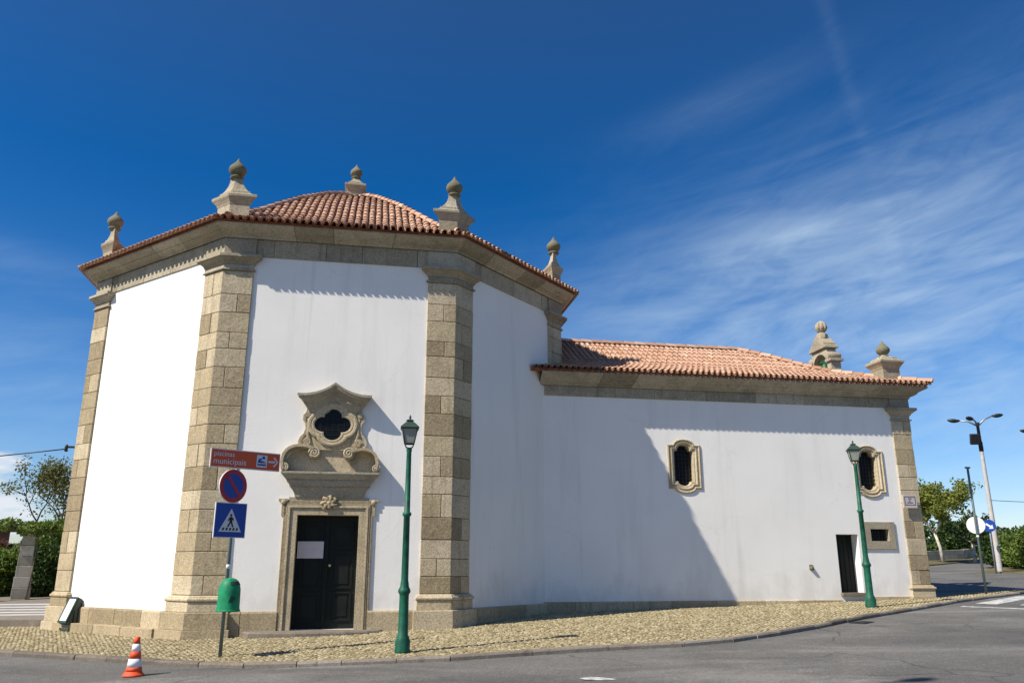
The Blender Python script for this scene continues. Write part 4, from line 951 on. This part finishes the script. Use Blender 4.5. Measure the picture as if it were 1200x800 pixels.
r2 = thing('road_sign', 'round blue road sign with a white arrow, in front of the lamp mast', 'road sign', (bx2, by2, G(bx2, by2) - .02), R(-30))
mb = MB(); mb.lathe([(.035, -.1), (.035, 2.35), (.02, 2.36)], 10); mb.build('pole', M['steel'], r2)
mb = MB(); disc(mb, .28, -.05, -.075, 32); sd3 = mb.build('sign_disc', M['blue_sign'], r2); sd3.location = (0, 0, 2.05)
mb = MB(); rr = Matrix.Rotation(R(38), 3, 'Y'); mb.box((0, -.079, 0), (.30, .006, .08), .5, rr)
tri_ = [rr @ Vector(p) for p in ((.07, 0, .12), (.21, 0, 0), (.07, 0, -.12))]; mb.loft([[(p.x, -.076, p.z) for p in tri_], [(p.x, -.083, p.z) for p in tri_]], sh=.5); mb.build('arrow', M['white'], sd3)

# ------------------------------------------------------------ vegetation
def leaves(mb, c, rad, n, size, flat=1.0, shell=.0):
    c = Vector(c)
    for _ in range(n):
        while True:
            p = Vector((random.uniform(-1, 1), random.uniform(-1, 1), random.uniform(-1, 1)))
            if shell <= p.length <= 1: break
        q = c + Vector((p.x * rad[0], p.y * rad[1], p.z * rad[2])); s = size * random.uniform(.6, 1.3)
        a = Vector((random.gauss(0, 1), random.gauss(0, 1), random.gauss(0, 1) * flat)).normalized(); b = a.cross(Vector((random.gauss(0, 1), random.gauss(0, 1), random.gauss(0, 1)))).normalized()
        mb.add([q - a * s, q - b * s * .5 + a * s * .1, q + a * s, q + b * s * .5 + a * s * .1], [(0, 1, 2, 3)], min(1, max(0, random.gauss(.5, .25))))
def tree(name, label, cat, loc, h, th, spread, lm, bm, nleaf, lsize, clump=.5, r0=.16, depth=4, lean=(0, 0), group=None, twig=False):
    t = thing(name, label, cat, loc, 0, group); tb, lv = MB(), MB(); tips = []
    def grow(p, d, L, r, k):
        pts = [p]; q = p; dd = d.copy()
        for _ in range(3):
            dd = (dd + Vector((random.gauss(0, .14), random.gauss(0, .14), random.gauss(0, .08)))).normalized(); q = q + dd * L / 3; pts.append(q)
            if k <= 2: tips.append(q)
        tb.tube(pts, [r, r * .88, r * .76, r * .62], 7 if k > 2 else 5)
        if k == 0: return
        for _ in range(random.choice((2, 3, 3))):
            a = random.uniform(0, 6.283); e = Vector((math.cos(a) * spread, math.sin(a) * spread, random.uniform(.1, .9))).normalized()
            grow(pts[random.choice((2, 3, 3))], (dd * .5 + e * .75).normalized(), L * random.uniform(.62, .82), r * .6, k - 1)
    tr = [Vector((0, 0, -.1)), Vector((lean[0] * .3, lean[1] * .3, th * .5)), Vector((lean[0], lean[1], th))]
    tb.tube(tr, [r0 * 1.25, r0, r0 * .85], 9)
    for k in range(4):
        a = k * 1.57 + random.uniform(-.5, .5); grow(tr[-1] - Vector((0, 0, random.uniform(0, .25))), Vector((math.cos(a) * spread, math.sin(a) * spread, .9)).normalized(), (h - th) * .42, r0 * .55, depth - 1)
    zmax = max(p.z for p in tips); sc = (h - th) / max(.1, zmax - th)
    for v in range(len(tb.v)):
        x, y, z = tb.v[v]
        if z > th: tb.v[v] = (x * sc, y * sc, th + (z - th) * sc)
    per = max(1, nleaf // len(tips))
    for p in tips:
        q = Vector((p.x * sc, p.y * sc, th + (p.z - th) * sc if p.z > th else p.z))
        leaves(lv, q, (clump, clump, clump * .75), random.randint(per // 2, per + per // 2), lsize)
    tb.build('trunk', bm, t); lv.build('crown', lm, t); return t
def bush(name, label, cat, loc, r, n, size, lm, lumps=7, group=None, bm=None):
    t = thing(name, label, cat, loc, 0, group); lv, tb = MB(), MB()
    for k in range(lumps):
        a = random.uniform(0, 6.283); d = random.uniform(.1, .62); s = random.uniform(.38, .62)
        c = Vector((math.cos(a) * r[0] * d, math.sin(a) * r[1] * d, r[2] * random.uniform(.35, 1.45)))
        leaves(lv, c, (r[0] * s, r[1] * s, r[2] * s * .9), n // lumps, size)
        tb.tube([(0, 0, -.1), tuple(c * .5), tuple(c)], [.05, .035, .015], 5)
    leaves(lv, (0, 0, r[2] * .5), (r[0] * .9, r[1] * .9, r[2] * .55), n // 3, size)
    tb.build('stem', bm or M['bark'], t); lv.build('foliage', lm, t); return t
at = lambda x, y, dz=-.03: (x, y, G(x, y) + dz)
# right: plane tree with pale trunk, hedge, dark trees
random.seed(21)
tree('plane_tree', 'young plane tree with a pale trunk and loose yellow green crown, nearest the chapel', 'tree', at(26.6, 51.6), 5.0, 1.8, .72, M['leaf_yellow'], M['pale_bark'], 9500, .10, .40, .095, 4, (-.3, 0))
tree('plane_tree', 'small tree with a pale trunk standing right behind the plane tree, under dark foliage', 'tree', at(29.9, 54.0), 2.9, 1.3, .8, M['leaf_dark'], M['pale_bark'], 2600, .12, .4, .10, 3)
HG = 'bushes of the dark hedge right of the lamp mast'
for k, (x, y, r) in enumerate(((25.2, 40.6, (1.5, 1.5, 1.15)), (27.0, 41.9, (1.7, 1.5, 1.2)), (25.9, 43.6, (1.6, 1.6, 1.3)), (28.9, 44.0, (2.0, 1.8, 1.3)))):
    bush('hedge_bush', ('dark green hedge bush right behind the lamp mast, left end of the hedge', 'dark green hedge bush cut by the right edge of the picture', 'taller hedge bush behind the front two, right of the mast', 'rear hedge bush at the right edge, mostly hidden')[k], 'bush', at(x, y), r, 9000, .085, M['leaf_dark'] if k else M['leaf_mid'], 10, HG)
DT = 'dark trees closing the far side of the road'
far = [(24.2, 57.5, 2.6, 'leftmost dark tree of the far row, beside the chapel corner'), (28.6, 60.5, 2.6, 'dark tree of the far row, straight behind the plane tree trunk'), (33.2, 62.8, 2.8, 'dark tree of the far row, left of the white sign disc'), (38.0, 67.0, 2.6, 'dark tree of the far row, behind the white sign disc'), (43.0, 68.0, 2.8, 'dark tree of the far row, right of the lamp mast'), (49, 72, 2.9, 'dark tree of the far row at the right edge')]
for x, y, h, lab in far:
    bush('dark_tree', lab, 'tree', at(x, y), (3.2, 2.6, h * .55), 7000, .15, M['leaf_dark'], 9, DT)
mb = MB()
def wl(mb, pts, h, w, seg=.6):
    P = resample(pts, seg)
    for a, b in zip(P, P[1:]):
        A, B = Vector((*a, 0)), Vector((*b, 0)); d = (B - A).normalized(); n = Vector((-d.y, d.x, 0)) * w / 2; A += d * .008; B -= d * .008; z0 = 0
        for r_ in range(max(1, round(h / .35))):
            hh = h / max(1, round(h / .35)); q = [A - n, B - n, B + n, A + n]; mb.loft([[(p.x, p.y, G(p.x, p.y) + r_ * hh + .006 - (.3 if r_ == 0 else 0)) for p in q], [(p.x, p.y, G(p.x, p.y) + (r_ + 1) * hh + random.uniform(-.01, 0)) for p in q]])
wl(mb, [(18, 52), (24.5, 54.5), (31.5, 58.5), (36.5, 65)], .6, .35, .8)
tag(mb.build('stone_wall', M['grey_stone']), 'low grey stone wall along the far side of the road, under the dark trees', 'wall')
# hill line far right
mb = MB(); n = 60; rows = []
for r_, f in ((0, 0), (1, .6), (2, 1.0), (3, .9)):
    rows.append([(30 + i * 9, 190 + r_ * 22 + 6 * math.sin(i * .7), -1 + f * (9.2 + 1.6 * math.sin(i * .23 + 1) + .8 * math.sin(i * .9))) for i in range(n)])
mb.loft(rows, closed=False, sh=.3); tag(mb.build('hill', M['leaf_dark']), kind='structure')
# overhead lines
def cable(name, label, a, b, sag, r=.014):
    mb = MB(); A, B = Vector(a), Vector(b); mb.tube([A.lerp(B, t / 20) - Vector((0, 0, sag * 4 * (t / 20) * (1 - t / 20))) for t in range(21)], r, 6); tag(mb.build(name, M['black']), label, 'cable')
bw = wor(bk.x - .1, bk.y); cable('overhead_cable', 'black overhead cable running left from the corner pilaster', (bw[0], bw[1], 4.5), (-44.0, 32.5, 5.2), .5, .016)
cable('overhead_cable', 'thin overhead cable above the hedge at the right edge', (mx + .1, my, G(mx, my) + 3.2), (34, 42, 4.9), .15)

# left: pergola, garden, distant kiosk
random.seed(33)
gx0, gy0 = -17.9, 30.8; gz = G(gx0, gy0)
pg = thing('pergola', 'granite pergola pillar carrying wooden beams over the garden', 'pergola', (gx0, gy0, gz), R(28))
mb = MB(); z = -.2
for k in range(7):
    h = random.uniform(.32, .42); w = .62 - .035 * k + random.uniform(-.015, .015); mb.box((random.uniform(-.01, .01), 0, z + h / 2), (w, w * .95, h - .01)); z += h
mb.build('pillar', M['grey_stone'], pg, .015)
mb = MB(); mb.box((0, 0, z + .05), (.85, .16, .13)); mb.box((1.4, 0, z + .18), (4.2, .13, .12)); mb.box((1.4, .45, z + .18), (4.0, .12, .12))
for k in range(7): mb.box((-.5 + k * .6, .25, z + .29), (.08, 1.3, .09))
mb.build('beam', M['bark'], pg)
pt = z + gz
vine = thing('climbing_vine', 'leafy green vine spread over the top of the pergola', 'vine', (gx0, gy0, gz)); mb = MB()
for k in range(11): leaves(mb, (-.8 + k * .27, random.uniform(-.35, .4), z + .30 + random.uniform(-.14, .1)), (.34, .5, .24), 240, .07)
leaves(mb, (0, 0, z - .02), (.35, .3, .12), 110, .06); mb.build('foliage', M['leaf_mid'], vine)
mb = MB(); mb.tube([(.33, -.2, 0), (.36, -.1, 1.2), (.3, .1, z + .2), (1.0, .2, z + .42)], [.03, .025, .02, .015], 6); mb.build('stem', M['bark'], vine)
mb = MB(); wl(mb, [(-26, 31.2), (-21.5, 30.3), (-18.35, 29.9)], .68, .4, .7); tag(mb.build('stone_wall', M['grey_stone']), 'low mossy stone wall running left from the pergola pillar', 'wall')
tree('garden_tree', 'half bare tree with thin branches and small leaves beside the left corner pilaster', 'tree', at(-20.2, 37.5), 6.4, 1.8, .62, M['leaf_olive'], M['bark'], 6200, .075, .46, .11, 4)
SH = 'garden shrubs behind the pergola'
for x, y, r, m_, lab in ((-18.35, 32.9, (1.0, 1.0, 1.25), 'leaf_dark', 'dark green shrub right of the pergola pillar, against the chapel corner'), (-17.6, 33.8, (1.3, 1.1, 1.2), 'leaf_mid', 'lower green shrub half hidden behind the chapel corner'), (-20.75, 33.7, (1.3, 1.2, 1.15), 'leaf_mid', 'low bright green shrub left of the pergola pillar'), (-23.3, 36.9, (1.5, 1.3, 1.75), 'leaf_red', 'reddish shrub at the left edge, behind the green one'), (-21.2, 36.4, (1.4, 1.2, 1.6), 'leaf_olive', 'tall olive shrub behind the pergola pillar and beams'), (-19.9, 36.2, (1.3, 1.2, 1.75), 'leaf_mid', 'tall green shrub under the tree, right of the pillar')):
    bush('garden_shrub', lab, 'shrub', at(x, y), r, 9000, .075, M[m_], 9, SH)
for x, y, lab in ((-36, 60, 'far garden tree low behind the small reddish building'), (-30, 58, 'far garden tree showing low behind the red shrub'), (-24, 60, 'far garden tree hidden low behind the pergola shrubs'), (-15, 62, 'far garden tree hidden behind the octagonal walls')):
    bush('far_tree', lab, 'tree', at(x, y), (3.4, 2.6, 1.45), 4200, .15, M['leaf_dark'], 8, 'far trees behind the garden')
ks = thing('kiosk', 'small reddish building with a dark flat roof and an aerial, at the left edge', 'building', at(-37.6, 55.2))
mb = MB(); mb.box((0, 0, 1.7), (6.0, 4, 3.4), .5); mb.build('wall', M['render'], ks)
mb = MB(); mb.box((.2, 0, 3.52), (7.4, 5, .24), .5); mb.box((.2, 0, 3.7), (7.0, 4.6, .12), .5); mb.build('roof', M['black'], ks)
mb = MB(); mb.box((1.6, -2.01, 1.6), (1.0, .05, 1.2), .5); mb.build('window', M['pane'], ks)
mb = MB(); mb.tube([(2.9, -1, 3.7), (2.9, -1, 5.0)], .025, 6); mb.tube([(1.9, -1, 4.95), (3.7, -1, 5.0)], .015, 6)
for k in range(6): mb.tube([(2.1 + k * .28, -1.35, 4.96), (2.1 + k * .28, -.65, 4.96)], .01, 5)
mb.build('aerial', M['steel'], ks)
for o in S.objects:
    if o.type == 'EMPTY' and not o.get('label') and o.parent is None: print('unlabelled', o.name)
